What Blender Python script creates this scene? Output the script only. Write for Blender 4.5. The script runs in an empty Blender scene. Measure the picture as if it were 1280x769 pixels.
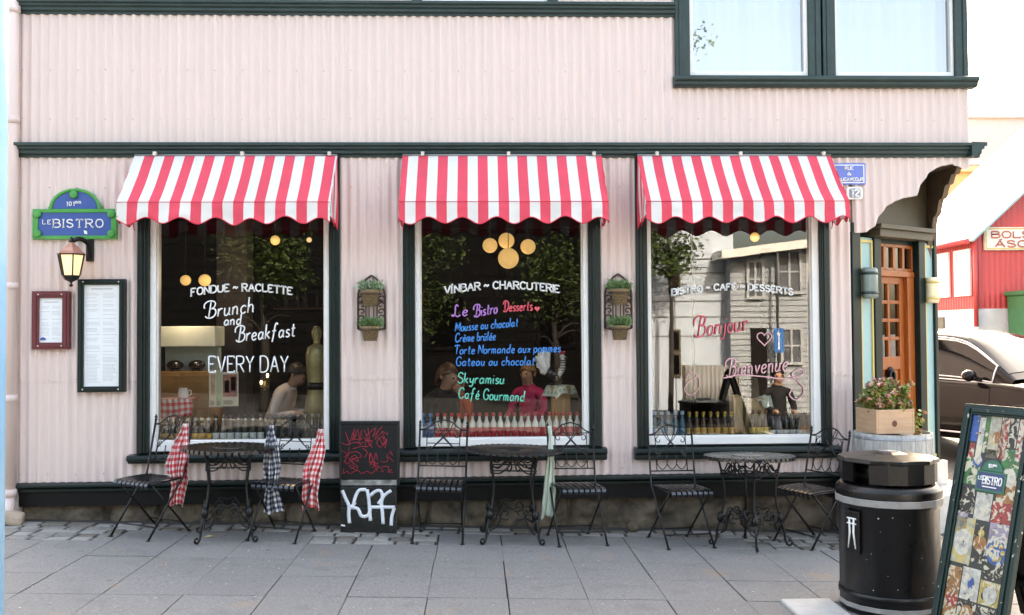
import bpy, math, random
from mathutils import Vector, Matrix
RN = random.Random(7)
sc = bpy.context.scene
COL = sc.collection
rad = math.radians
pi = math.pi
cos, sin = math.cos, math.sin

# ------------------------------------------------------------ camera
CAM = Vector((0, -8.35, 1.65))
FPX = 1210.0
MC = Matrix.Rotation(rad(-2.03), 3, 'Z') @ Matrix.Rotation(rad(91.5), 3, 'X') @ Matrix.Rotation(rad(-0.37), 3, 'Z')
cd = bpy.data.cameras.new('camera')
co = bpy.data.objects.new('camera', cd); COL.objects.link(co)
co.matrix_world = Matrix.Translation(CAM) @ MC.to_4x4()
cd.sensor_width = 36; cd.lens = 36 * FPX / 1280
cd.clip_start = 0.05; cd.clip_end = 2000
sc.camera = co

def at(px, py, Y=0.0):
    """the real point on the upright plane Y seen at a place measured in the photograph"""
    d = MC @ Vector(((px - 640) / FPX, (384.5 - py) / FPX, -1))
    return CAM + d * ((Y - CAM.y) / d.y)
def ax(px, Y=0.0, py=400): return at(px, py, Y).x
def az(py, Y=0.0, px=640): return at(px, py, Y).z
def gz(x, y=-1.0):
    """height of the street: it falls to the right, and rises up the side street"""
    return -0.027 * max(-12, min(12, x)) + 0.05 * max(0.0, min(y, 40.0))

# ------------------------------------------------------------ materials
def mat(name, col, rough=.5, metal=0., var=.12, scale=6., bump=0., bscale=40., spec=None, stretch=(1,1,1), col2=None, emit=0., objrand=0., coat=0., translucent=0.):
    m = bpy.data.materials.new(name); m.use_nodes = True
    nt = m.node_tree; N = nt.nodes; L = nt.links
    b = N['Principled BSDF']
    tc = N.new('ShaderNodeTexCoord'); mp = N.new('ShaderNodeMapping')
    mp.inputs['Scale'].default_value = stretch
    L.new(tc.outputs['Object'], mp.inputs['Vector'])
    nz = N.new('ShaderNodeTexNoise'); nz.inputs['Scale'].default_value = scale; nz.inputs['Detail'].default_value = 6; nz.inputs['Roughness'].default_value = .65
    L.new(mp.outputs['Vector'], nz.inputs['Vector'])
    mx = N.new('ShaderNodeMix'); mx.data_type = 'RGBA'
    rp = N.new('ShaderNodeMapRange'); rp.inputs[1].default_value = .3; rp.inputs[2].default_value = .7
    L.new(nz.outputs['Fac'], rp.inputs[0]); L.new(rp.outputs[0], mx.inputs[0])
    c2 = col2 or [min(1, c * (1 + var)) for c in col]
    c1 = [c * (1 - var) for c in col] if not col2 else col
    mx.inputs[6].default_value = (*c1, 1); mx.inputs[7].default_value = (*c2, 1)
    out = mx.outputs[2]
    if objrand:
        oi = N.new('ShaderNodeObjectInfo'); h = N.new('ShaderNodeHueSaturation')
        r2 = N.new('ShaderNodeMapRange'); r2.inputs[3].default_value = 1 - objrand; r2.inputs[4].default_value = 1 + objrand
        L.new(oi.outputs['Random'], r2.inputs[0]); L.new(r2.outputs[0], h.inputs['Value']); L.new(out, h.inputs['Color']); out = h.outputs[0]
    L.new(out, b.inputs['Base Color'])
    b.inputs['Roughness'].default_value = rough; b.inputs['Metallic'].default_value = metal
    r3 = N.new('ShaderNodeMapRange'); r3.inputs[3].default_value = max(.02, rough - .1); r3.inputs[4].default_value = min(1, rough + .12)
    L.new(nz.outputs['Fac'], r3.inputs[0]); L.new(r3.outputs[0], b.inputs['Roughness'])
    if spec is not None: b.inputs['Specular IOR Level'].default_value = spec
    if coat: b.inputs['Coat Weight'].default_value = coat; b.inputs['Coat Roughness'].default_value = .06
    if bump:
        n2 = N.new('ShaderNodeTexNoise'); n2.inputs['Scale'].default_value = bscale; n2.inputs['Detail'].default_value = 8
        L.new(mp.outputs['Vector'], n2.inputs['Vector'])
        bp = N.new('ShaderNodeBump'); bp.inputs['Strength'].default_value = bump; bp.inputs['Distance'].default_value = .01
        L.new(n2.outputs['Fac'], bp.inputs['Height']); L.new(bp.outputs['Normal'], b.inputs['Normal'])
    if translucent:
        tb = N.new('ShaderNodeBsdfTranslucent'); L.new(out, tb.inputs['Color']); ms = N.new('ShaderNodeMixShader'); ms.inputs[0].default_value = translucent
        L.new(b.outputs[0], ms.inputs[1]); L.new(tb.outputs[0], ms.inputs[2]); L.new(ms.outputs[0], N['Material Output'].inputs['Surface'])
    if emit:
        b.inputs['Emission Color'].default_value = (*col, 1); b.inputs['Emission Strength'].default_value = emit
    return m

def glass_mat(name, tint=(1, 1, 1), refl=.09, rough=.0):
    m = bpy.data.materials.new(name); m.use_nodes = True
    nt = m.node_tree; N = nt.nodes; L = nt.links
    N.remove(N['Principled BSDF'])
    t = N.new('ShaderNodeBsdfTransparent'); t.inputs[0].default_value = (*tint, 1)
    g = N.new('ShaderNodeBsdfGlossy'); g.inputs['Roughness'].default_value = rough
    lw = N.new('ShaderNodeFresnel'); lw.inputs['IOR'].default_value = 1.5
    ma = N.new('ShaderNodeMath'); ma.operation = 'MULTIPLY_ADD'; ma.inputs[1].default_value = .95; ma.inputs[2].default_value = refl - .04
    L.new(lw.outputs[0], ma.inputs[0])
    mx = N.new('ShaderNodeMixShader'); L.new(ma.outputs[0], mx.inputs[0]); L.new(t.outputs[0], mx.inputs[1]); L.new(g.outputs[0], mx.inputs[2])
    # old float glass: a very slight waviness bends what it mirrors
    tc = N.new('ShaderNodeTexCoord'); nz = N.new('ShaderNodeTexNoise'); nz.inputs['Scale'].default_value = 1.6; nz.inputs['Detail'].default_value = 1
    L.new(tc.outputs['Object'], nz.inputs['Vector'])
    bp = N.new('ShaderNodeBump'); bp.inputs['Strength'].default_value = .018; bp.inputs['Distance'].default_value = .02
    L.new(nz.outputs['Fac'], bp.inputs['Height']); L.new(bp.outputs['Normal'], g.inputs['Normal'])
    L.new(mx.outputs[0], N['Material Output'].inputs['Surface'])
    return m

# ------------------------------------------------------------ mesh builder
class MB:
    def __init__(s): s.v = []; s.f = []; s.m = []; s.s = []
    def add(s, vs, fs, m=0, sm=False):
        b = len(s.v); s.v += [tuple(v) for v in vs]
        for i, f in enumerate(fs):
            s.f.append(tuple(k + b for k in f)); s.m.append(m[i] if isinstance(m, list) else m); s.s.append(sm)
        return s
    def box(s, x0, x1, y0, y1, z0, z1, m=0):
        x0, x1 = min(x0, x1), max(x0, x1); y0, y1 = min(y0, y1), max(y0, y1); z0, z1 = min(z0, z1), max(z0, z1)
        return s.add([(x0,y0,z0),(x1,y0,z0),(x1,y1,z0),(x0,y1,z0),(x0,y0,z1),(x1,y0,z1),(x1,y1,z1),(x0,y1,z1)],
            [(0,3,2,1),(4,5,6,7),(0,1,5,4),(1,2,6,5),(2,3,7,6),(3,0,4,7)], m)
    def hexa(s, p, m=0):   # eight corners: bottom 0-3, top 4-7, counter-clockwise from above
        return s.add(p, [(0,3,2,1),(4,5,6,7),(0,1,5,4),(1,2,6,5),(2,3,7,6),(3,0,4,7)], m)
    def bar(s, a, b, w, d, m=0, up=(0, 0, 1)):
        a = Vector(a); b = Vector(b); t = (b - a).normalized(); u = Vector(up)
        if abs(t.dot(u)) > .98: u = Vector((0, 1, 0))
        x = t.cross(u).normalized(); y = x.cross(t)
        P = []
        for q in (a, b): P += [q - x*w/2 - y*d/2, q + x*w/2 - y*d/2, q + x*w/2 + y*d/2, q - x*w/2 + y*d/2]
        return s.add(P, [(0,3,2,1),(4,5,6,7),(0,1,5,4),(1,2,6,5),(2,3,7,6),(3,0,4,7)], m)
    def tube(s, pts, r, n=6, m=0, closed=False, flat=None):
        pts = [Vector(p) for p in pts]; k = len(pts)
        if k < 2: return s
        rs = r if isinstance(r, (list, tuple)) else [r] * k
        T = []
        for i in range(k):
            a = pts[i - 1] if (i or closed) else pts[0]; b = pts[(i + 1) % k] if (i < k - 1 or closed) else pts[-1]
            t = b - a
            T.append(t.normalized() if t.length > 1e-9 else (T[-1] if T else Vector((0, 0, 1))))
        u = Vector((0, 1, 0)) if abs(T[0].y) < .9 else Vector((0, 0, 1))
        u = (u - T[0] * u.dot(T[0])).normalized()
        base = len(s.v)
        for i in range(k):
            u = u - T[i] * u.dot(T[i])
            u = u.normalized() if u.length > 1e-6 else T[i].orthogonal().normalized()
            w = T[i].cross(u)
            for j in range(n):
                a = 2 * pi * j / n
                o = u * cos(a) * rs[i] + w * sin(a) * rs[i]
                if flat: o = Vector((o.x * flat[0], o.y * flat[1], o.z * flat[2]))
                s.v.append(tuple(pts[i] + o))
        for i in range(k if closed else k - 1):
            for j in range(n):
                a = base + i * n; b = base + ((i + 1) % k) * n
                s.f.append((a + j, a + (j + 1) % n, b + (j + 1) % n, b + j)); s.m.append(m); s.s.append(True)
        if not closed:
            s.f.append(tuple(base + j for j in reversed(range(n)))); s.m.append(m); s.s.append(False)
            s.f.append(tuple(base + (k - 1) * n + j for j in range(n))); s.m.append(m); s.s.append(False)
        return s
    def lathe(s, prof, n=16, c=(0, 0, 0), m=0, sm=True, a0=0., sx=1., sy=1.):
        base = len(s.v); k = len(prof)
        for r, z in prof:
            for j in range(n):
                a = 2 * pi * j / n + a0
                s.v.append((c[0] + r * cos(a) * sx, c[1] + r * sin(a) * sy, c[2] + z))
        for i in range(k - 1):
            for j in range(n):
                s.f.append((base + i*n + j, base + i*n + (j+1) % n, base + (i+1)*n + (j+1) % n, base + (i+1)*n + j))
                s.m.append(m[i] if isinstance(m, list) else m); s.s.append(sm)
        mm = m[0] if isinstance(m, list) else m
        if prof[0][0] > 1e-4: s.f.append(tuple(base + j for j in reversed(range(n)))); s.m.append(mm); s.s.append(False)
        if prof[-1][0] > 1e-4: s.f.append(tuple(base + (k-1)*n + j for j in range(n))); s.m.append(m[-1] if isinstance(m, list) else m); s.s.append(False)
        return s
    def ball(s, c, r, n=12, k=8, m=0, sc3=(1, 1, 1)):
        pr = [(max(1e-5, sin(pi * i / k)) * r * sc3[0], -cos(pi * i / k) * r * sc3[2]) for i in range(k + 1)]
        return s.lathe(pr, n, c, m, sy=sc3[1] / sc3[0])
    def prism(s, poly, y0, y1, m=0, fn=None):
        """outline in (x, z) between the depths y0 (front) and y1"""
        fn = fn or (lambda x, z, y: (x, y, z)); n = len(poly)
        ar = sum(poly[i][0]*poly[(i+1) % n][1] - poly[(i+1) % n][0]*poly[i][1] for i in range(n))
        if ar < 0: poly = poly[::-1]
        V = [fn(x, z, y0) for x, z in poly] + [fn(x, z, y1) for x, z in poly]
        F = [tuple(range(n)), tuple(reversed(range(n, 2*n)))] + [(i, i + n, (i+1) % n + n, (i+1) % n) for i in range(n)]
        return s.add(V, F, m)
    def grid(s, nu, nv, fn, m=0, sm=True, mf=None):
        base = len(s.v)
        for j in range(nv + 1):
            for i in range(nu + 1): s.v.append(tuple(fn(i / nu, j / nv)))
        for j in range(nv):
            for i in range(nu):
                a = base + j * (nu + 1) + i
                s.f.append((a, a + 1, a + nu + 2, a + nu + 1)); s.m.append(mf(i, j) if mf else m); s.s.append(sm)
        return s
    def leaf(s, p, d, size, m=0, wid=.45):
        d = Vector(d).normalized(); u = d.orthogonal().normalized()
        u = Matrix.Rotation(RN.uniform(0, 2*pi), 3, d) @ u
        p = Vector(p); nrm = d.cross(u)
        q = [p, p + d*size*.5 + u*size*wid*.5 + nrm*size*.08, p + d*size, p + d*size*.5 - u*size*wid*.5 + nrm*size*.08]
        return s.add(q, [(0, 1, 2), (0, 2, 3)], m)
    def build(s, name, mats, parent=None, bev=0., loc=None, solid=0., sub=0, rot=None):
        me = bpy.data.meshes.new(name)
        me.from_pydata(s.v, [], s.f)
        for x in (mats if isinstance(mats, (list, tuple)) else [mats]): me.materials.append(x)
        me.polygons.foreach_set('material_index', s.m)
        me.polygons.foreach_set('use_smooth', s.s)
        me.update()
        o = bpy.data.objects.new(name, me); COL.objects.link(o)
        if parent is not None: o.parent = parent
        if loc is not None: o.location = loc
        if rot is not None: o.rotation_euler = rot
        if solid:
            q = o.modifiers.new('thickness', 'SOLIDIFY'); q.thickness = solid; q.offset = 0
        if sub:
            q = o.modifiers.new('smooth', 'SUBSURF'); q.levels = q.render_levels = sub
        if bev:
            q = o.modifiers.new('edges', 'BEVEL'); q.width = bev; q.segments = 2; q.limit_method = 'ANGLE'; q.angle_limit = rad(40)
        return o

def tag(o, label=None, cat=None, group=None, kind=None):
    if label: o['label'] = label
    if cat: o['category'] = cat
    if group: o['group'] = group
    if kind: o['kind'] = kind
    return o
def thing(name, label, cat, loc=(0, 0, 0), rot=(0, 0, 0), group=None):
    o = bpy.data.objects.new(name, None); COL.objects.link(o)
    o.location = loc; o.rotation_euler = rot; o.empty_display_size = .1
    return tag(o, label, cat, group)
def dup(root, loc=None, rot=None, label=None, group=None):
    def cp(o, par):
        c = o.copy(); COL.objects.link(c)
        if par is not None: c.parent = par
        for k in list(o.children): cp(k, c)
        return c
    r = cp(root, None)
    if loc is not None: r.location = loc
    if rot is not None: r.rotation_euler = rot
    return tag(r, label, None, group)

def crom(P, n=6, closed=False):
    P = [Vector(p) for p in P]; k = len(P); out = []
    if k < 3: return P
    for i in range(k if closed else k - 1):
        p0 = P[(i - 1) % k] if (i or closed) else P[0]*2 - P[1]; p1 = P[i]; p2 = P[(i+1) % k]
        p3 = P[(i+2) % k] if (i < k - 2 or closed) else P[-1]*2 - P[-2]
        for j in range(n):
            t = j / n
            out.append(.5 * (2*p1 + (p2 - p0)*t + (2*p0 - 5*p1 + 4*p2 - p3)*t*t + (3*p1 - p0 - 3*p2 + p3)*t**3))
    if not closed: out.append(P[-1])
    return out
def spiral(c, r0, r1, a0, a1, n=18):
    """in (x, z)"""
    return [(c[0] + (r0 + (r1 - r0)*i/n)*cos(a0 + (a1 - a0)*i/n), c[1] + (r0 + (r1 - r0)*i/n)*sin(a0 + (a1 - a0)*i/n)) for i in range(n + 1)]

# ------------------------------------------------------------ stroke letters
def _S(t):
    out = []
    for st in t.split(';'):
        st = st.strip(); sm = st.startswith('~')
        out.append((sm, [tuple(float(q) for q in p.split(',')) for p in st.lstrip('~').split()]))
    return out
GL = {
'A': '0,0 .3,1 .6,0;.11,.36 .49,.36', 'B': '0,0 0,1;~0,1 .3,1 .5,.9 .5,.66 .3,.54 0,.54;~0,.54 .38,.54 .57,.4 .57,.15 .38,0 0,0',
'C': '~.58,.78 .44,.97 .22,.98 .05,.78 0,.5 .05,.22 .22,.02 .44,.03 .58,.2', 'D': '0,0 0,1;~0,1 .3,1 .53,.85 .6,.5 .53,.15 .3,0 0,0',
'E': '.5,.12 .5,0 0,0 0,1 .5,1 .5,.88;0,.52 .36,.52', 'F': '0,0 0,1 .5,1 .5,.86;0,.52 .36,.52',
'G': '~.58,.78 .44,.97 .22,.98 .05,.78 0,.5 .05,.22 .22,.02 .44,.03 .56,.12;.38,.44 .58,.44 .58,.08',
'H': '0,0 0,1;.56,0 .56,1;0,.52 .56,.52', 'I': '0,0 0,1', 'J': '~.3,1 .3,.25 .22,.03 .08,0 0,.12', 'K': '0,0 0,1;.52,1 0,.4;.17,.6 .55,0',
'L': '0,1 0,0 .48,0 .48,.16', 'M': '0,0 .05,1 .36,.2 .67,1 .72,0', 'N': '0,0 0,1 .55,0 .55,1',
'O': '~.3,1 .1,.9 0,.5 .1,.1 .3,0 .52,.1 .62,.5 .52,.9 .3,1', 'P': '0,0 0,1;~0,1 .32,1 .52,.9 .52,.6 .32,.48 0,.48',
'R': '0,0 0,1;~0,1 .32,1 .52,.9 .52,.62 .32,.5 0,.5;.25,.5 .56,0', 'S': '~.48,.82 .36,.97 .16,.98 .02,.84 .05,.63 .25,.52 .46,.4 .51,.18 .38,.02 .16,.01 0,.18',
'T': '.28,0 .28,1;0,.86 0,1 .56,1 .56,.86', 'U': '~0,1 0,.3 .1,.04 .28,0 .46,.04 .56,.3 .56,1', 'V': '0,1 .29,0 .58,1', 'W': '0,1 .2,0 .4,.8 .6,0 .8,1',
'X': '0,0 .55,1;0,1 .55,0', 'Y': '0,1 .28,.5 .56,1;.28,.5 .28,0', 'Z': '0,1 .52,1 0,0 .52,0', '~': '~-.05,.36 .1,.62 .3,.38 .45,.64', '-': '0,.45 .3,.45',
'0': '~.22,1 .05,.8 0,.5 .05,.2 .22,0 .4,.2 .45,.5 .4,.8 .22,1', '1': '.02,.8 .2,1 .2,0', '2': '~.03,.75 .1,.95 .28,1 .44,.88 .42,.65 .2,.35 .02,.05;.0,.03 .48,.03',
'a': '~.4,.4 .25,.5 .08,.42 .02,.22 .1,.03 .25,.03 .38,.2;.4,.5 .4,.1 .48,0', 'b': '0,1 0,0;~0,.3 .12,.48 .3,.48 .4,.26 .32,.04 .15,0 0,.1',
'c': '~.38,.4 .25,.5 .08,.42 .01,.25 .08,.05 .22,0 .38,.08', 'd': '~.38,.42 .25,.5 .08,.42 .02,.22 .1,.03 .25,.03 .38,.15;.42,1 .4,.06 .47,0',
'e': '~.03,.24 .3,.28 .36,.4 .24,.5 .08,.43 .01,.22 .1,.03 .25,0 .4,.1', 'f': '~.46,.9 .36,1.02 .24,.92 .19,.6 .14,.1 .08,-.25;0,.5 .36,.52',
'g': '~.4,.4 .25,.5 .08,.42 .02,.22 .1,.03 .25,.03 .38,.2;~.4,.5 .4,-.1 .3,-.28 .12,-.28 .04,-.18', 'h': '0,1 0,0;~0,.3 .15,.5 .3,.46 .36,.28 .36,.05 .44,0',
'i': '0,.5 0,.08 .08,0;.02,.72 .03,.77', 'j': '~.1,.5 .1,-.1 0,-.3 -.14,-.24;.12,.72 .13,.77', 'k': '0,1 0,0;.34,.5 0,.2;.1,.28 .4,0', 'l': '0,1 0,.08 .1,0',
'm': '0,.5 0,0;~0,.32 .1,.5 .2,.46 .25,.3 .25,0;~.25,.32 .35,.5 .46,.46 .5,.3 .5,.05 .58,0', 'n': '0,.5 0,0;~0,.32 .14,.5 .28,.46 .34,.3 .34,.05 .42,0',
'o': '~.2,.5 .05,.42 0,.25 .06,.05 .2,0 .34,.06 .4,.25 .34,.43 .2,.5', 'p': '0,.5 0,-.3;~0,.36 .14,.5 .3,.46 .4,.26 .3,.04 .14,0 0,.1',
'r': '0,.5 0,0;~0,.28 .1,.44 .22,.5 .3,.45', 's': '~.3,.43 .18,.5 .04,.44 .06,.3 .25,.22 .3,.08 .16,0 0,.06', 't': '.14,.85 .12,.1 .22,0 .32,.05;0,.55 .32,.57',
'u': '~0,.5 0,.15 .1,0 .24,.05 .34,.22;.35,.5 .35,.08 .44,0', 'v': '0,.5 .17,0 .36,.5', 'x': '0,.5 .34,0;.34,.5 0,0', 'y': '~0,.5 .03,.18 .18,.1 .33,.25;~.37,.5 .34,0 .26,-.25 .1,-.3 0,-.2',
# looped capitals of the window painter's hand
'ß': '.1,0 .18,1;~-.28,.62 -.32,.86 -.1,1.05 .25,1.06 .5,.92 .46,.66 .2,.55;~.15,.56 .5,.52 .62,.3 .5,.05 .2,-.04 -.05,.02 -.15,.12',
'∆': '.1,.98 .1,.02;~-.2,.7 -.1,.98 .25,1.05 .55,.8 .58,.35 .35,.02 .05,-.02 -.1,.1', 'ł': '~.3,.85 .2,1.02 .08,.9 .1,.5 .06,.1 -.1,.05 -.12,.16 .1,.1 .35,-.02 .55,.12',
}
GL['é'] = GL['e'] + ';.15,.62 .3,.8'; GL['è'] = GL['e'] + ';.28,.62 .12,.8'; GL['û'] = GL['u'] + ';.05,.64 .18,.78 .31,.64'; GL['Í'] = GL['I'] + ';-.02,1.08 .14,1.24'
GL['É'] = GL['E'] + ';.2,1.08 .36,1.24'; GL['Á'] = GL['A'] + ';.26,1.08 .42,1.24'
GLS = {k: _S(v) for k, v in GL.items()}
def _w(ch): return max(p[0] for s, P in GLS[ch] for p in P) if ch in GLS else .3
def text_strokes(t, sp=.18):
    x = 0; out = []
    for ch in t:
        if ch == ' ': x += .34; continue
        for sm, P in GLS[ch]:
            Q = crom([(p[0], p[1], 0) for p in P], 4) if sm else [Vector((p[0], p[1], 0)) for p in P]
            out.append((ch, [(q.x + x, q.y) for q in Q]))
        x += _w(ch) + sp
    return out, x - sp
def serif_ends(P):
    """short bars where a straight stroke ends on the base or cap line"""
    o = []
    for a, b in ((P[0], P[1]), (P[-1], P[-2])):
        if abs(a[0] - b[0]) < .34 and abs(a[1] - b[1]) > .3 and (a[1] < .02 or a[1] > .98): o.append([(a[0] - .10, a[1]), (a[0] + .10, a[1])])
    return o
def write(mb, t, x0, x1, z, h, y, r, m=0, arc=0., rise=0., slant=0., serif=False, sp=.18, fn=None, inner=None, flat=(1, .25, 1), n=5):
    """letters as low beads of paint: from x0 to x1 on the base line z, h tall; inner = (radius, material) of a second, narrower coat"""
    st, W = text_strokes(t, sp)
    k = (x1 - x0) / W
    fn = fn or (lambda u, v, w: (u, w, v))
    def mp(p, dy):
        u = p[0] * k / (x1 - x0) if x1 != x0 else 0
        return fn(x0 + p[0]*k + slant*p[1]*h, z + p[1]*h + rise*u + arc*(1 - (2*u - 1)**2), y + dy)
    ext = []
    for ch, P in st:
        if len(P) < 7 and len(P) > 2: ext += [list(s2) for s2 in zip(P, P[1:])]
        else: ext.append(P)
        if serif and len(P) < 7: ext += serif_ends(P)
    for P in ext: mb.tube([mp(p, 0) for p in P], r, n, m, flat=flat)
    if inner:
        for P in ext: mb.tube([mp(p, -r*flat[1]*.8 if flat else 0) for p in P], inner[0], n, inner[1], flat=flat)
# ------------------------------------------------------------ palette
M = {}
M['pink'] = mat('pink painted iron', (.70, .566, .524), .45, var=.04, scale=2.5, stretch=(3, 3, .5), bump=.04, bscale=30)
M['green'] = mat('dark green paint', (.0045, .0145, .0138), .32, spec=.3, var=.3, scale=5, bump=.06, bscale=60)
M['greenlit'] = mat('lit green paint', (.022, .045, .043), .4, spec=.35, var=.25, scale=7, bump=.1, bscale=50)  # lit copy of the dark green, with the light mixed into its colour
M['white'] = mat('white paint', (.80, .79, .77), .4, var=.04)
M['stone'] = mat('rough plinth stone', (.035, .027, .019), .9, var=.0, scale=6, col2=(.20, .155, .11), bump=.9, bscale=22)
M['brown'] = mat('olive brown soffit paint', (.085, .068, .043), .5, var=.2)
M['teal'] = mat('pale teal paint', (.29, .46, .47), .45, var=.06)
M['gold'] = mat('gold yellow paint', (.62, .47, .16), .45, var=.1)
M['orange'] = mat('varnished orange wood', (.26, .055, .010), .35, var=.0, scale=9, stretch=(6, 6, .6), col2=(.42, .115, .022), coat=.3)
M['glass'] = glass_mat('shop window glass', (.97, .975, .97), .052)
M['glass2'] = glass_mat('street reflecting window glass', (.95, .96, .96), .10)
M['coated'] = glass_mat('upper window glass', (.8, .85, .88), .36)
M['doorglass'] = glass_mat('door glass', (.8, .8, .78), .22)
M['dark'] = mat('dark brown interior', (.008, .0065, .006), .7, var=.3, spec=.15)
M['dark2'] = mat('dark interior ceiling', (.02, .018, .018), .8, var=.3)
M['blind'] = mat('pale roller blind', (.66, .71, .76), .8, var=.03)
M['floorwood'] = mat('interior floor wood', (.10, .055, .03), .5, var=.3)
M['black'] = mat('black wrought iron', (.0035, .0035, .004), .34, var=.4, scale=30, bump=.1, bscale=90, spec=.4)
M['blackmat'] = mat('matt black board', (.005, .0045, .0045), .55, var=.4, scale=12, spec=.25)
M['concrete'] = mat('pale concrete', (.46, .45, .43), .85, var=.15, scale=8, bump=.3, bscale=60)
M['wpaint'] = mat('white window paint', (.86, .88, .90), .6, var=.03)
M['roofdark'] = mat('dark roof felt', (.05, .05, .05), .9)

bistro = thing('bistro_building', 'pink corrugated iron corner building with dark green window frames and a cut corner entrance', 'building')
PITCH = .0772
def cw(x): return -.0115 - .0115 * cos(2*pi*x / PITCH)
def corr(mb, x0, x1, zb, zt, yb=0., m=0, rows=2):
    fb = zb if callable(zb) else (lambda x: zb)
    ft = zt if callable(zt) else (lambda x: zt)
    n = max(2, int((x1 - x0) / PITCH * 8))
    return mb.grid(n, rows, lambda u, v: (x0 + (x1-x0)*u, yb + cw(x0 + (x1-x0)*u), fb(x0 + (x1-x0)*u) + (ft(x0 + (x1-x0)*u) - fb(x0 + (x1-x0)*u))*v), m)
LAPS = [at(640, 471).z]
corr_ = corr
def corr(mb, x0, x1, zb, zt, **k):
    """the sheets overlap: each upper sheet hangs 4 mm in front of the one below"""
    if not callable(zt) and not callable(zb) or zb is zbb:
        for zl in LAPS:
            b0 = zb((x0 + x1)/2) if callable(zb) else zb
            if b0 + .05 < zl < zt - .05:
                corr_(mb, x0, x1, zb, zl + .03, **k); n = max(2, int((x1 - x0)/PITCH*8))
                mb.grid(n, 1, lambda u, v: (x0 + (x1-x0)*u, cw(x0 + (x1-x0)*u) - .0045*(1-v) - .0005, zl - .012 + (zt - zl + .012)*v)); return
    corr_(mb, x0, x1, zb, zt, **k)
def mould(mb, x0, x1, prof, m=0, z0=0., dz=0.):
    """a moulding: outline in (y, z) run from x0 to x1, dz = fall over its length"""
    n = len(prof)
    V = [(x0, y, z0 + z) for y, z in prof] + [(x1, y, z0 + z + dz) for y, z in prof]
    F = [(i, (i+1) % n, (i+1) % n + n, i + n) for i in range(n)] + [tuple(reversed(range(n))), tuple(range(n, 2*n))]
    return mb.add(V, F, m)

XL, XR = ax(25), 4.33
Zc0, Zc1 = at(640, 197.5).z, at(640, 180.5).z          # cornice
Zb0, Zb1 = at(430, 20.5).z, at(430, 4.5).z             # belt
ZTOP = 6.3
bbL, bbR = at(20, 604), at(1062, 589.5)
def zbb(x): return bbL.z + (bbR.z - bbL.z) * (x - bbL.x) / (bbR.x - bbL.x)   # top edge of the drip board
# windows: px of [outer l, white l, glass l, glass r, white r, outer r], y glass bottom, white bottom l/r, sill top l/r, sill bottom, sill px l/r
WIN = [dict(p=(173, 188, 195.5, 406, 412, 425.5), gb=(553, 550), wb=(565, 561.5), st=(567, 563.5), sb=(579, 576), sx=(163.5, 430)),
       dict(p=(504, 519, 525, 729, 735.5, 750.5), gb=(549, 548), wb=(558, 556.5), st=(559.5, 558), sb=(576, 574.5), sx=(499, 757.5)),
       dict(p=(794.5, 809, 813, 1015, 1024, 1036), gb=(546.5, 545), wb=(556, 554), st=(557.5, 556), sb=(573.5, 572), sx=(792.5, 1047))]
ZWT = 3.06
cl = MB()
def xx(px, py=400): return at(px, py).x
cols = []
for w in WIN:
    w['x'] = [xx(q) for q in w['p']]
    w['zg'] = (at(w['p'][2], w['gb'][0]).z + at(w['p'][3], w['gb'][1]).z) / 2
    w['zw'] = (at(w['p'][1], w['wb'][0]).z + at(w['p'][4], w['wb'][1]).z) / 2
    w['zst'] = (at(w['p'][1], w['st'][0]).z + at(w['p'][4], w['st'][1]).z) / 2
    w['zsb'] = (at(w['p'][1], w['sb'][0]).z + at(w['p'][4], w['sb'][1]).z) / 2
AX = xx(1063.5, 430)
edges = [XL] + sum([[w['x'][0] + .01, w['x'][5] - .01] for w in WIN], []) + [AX]
for i in range(0, len(edges), 2): corr(cl, edges[i], edges[i+1], zbb, Zc0 + .03)
for w in WIN:
    corr(cl, w['x'][0] + .01, w['x'][5] - .01, zbb, w['zst'] - .03)
    corr(cl, w['x'][0] + .01, w['x'][5] - .01, ZWT + .06, Zc0 + .03)
# valance over the corner door: the cladding is cut to a scalloped arch
VAL = [(1063.5,290), (1070,291.5), (1082,290.5), (1093,283), (1098,271), (1108,258), (1118,252), (1128,248), (1145,245), (1150,232), (1160,217), (1168,211.5), (1176,208), (1189,205.5), (1196,208), (1202,211.5), (1209,211.5), (1215,208.5), (1219,203), (1224,198)]
VP = [at(*p) for p in VAL]; VP[0].x = AX; VP[-1].x = XR
def zval(x):
    for a, b in zip(VP, VP[1:]):
        if a.x <= x <= b.x: return a.z + (b.z - a.z) * (x - a.x) / max(1e-6, b.x - a.x)
    return VP[-1].z
corr(cl, AX, XR, lambda x: min(zval(x), Zc0 + .02), Zc0 + .03)
# upper storey
uw = dict(xl=at(843, 60).x, xr=at(1207, 60).x, zs=at(1000, 97).z, zsb=at(1000, 111).z)
corr(cl, XL, uw['xl'] + .01, Zc1 - .03, Zb0 + .03)
corr(cl, uw['xl'] + .01, uw['xr'] - .01, Zc1 - .03, uw['zs'] - .02)
corr(cl, uw['xr'] - .01, XR, Zc1 - .03, ZTOP)
UL = [(at(181, 6).x, at(364, 6).x), (at(515, 6).x, at(697, 6).x)]
e2 = [XL, UL[0][0] + .01, UL[0][1] - .01, UL[1][0] + .01, UL[1][1] - .01, uw['xl'] + .01]
for i in range(0, 6, 2): corr(cl, e2[i], e2[i+1], Zb1 - .02, ZTOP)
corr(cl, e2[1], e2[4], 5.75, ZTOP); corr(cl, uw['xl'] + .01, uw['xr'] - .01, 5.6, ZTOP)
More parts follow.
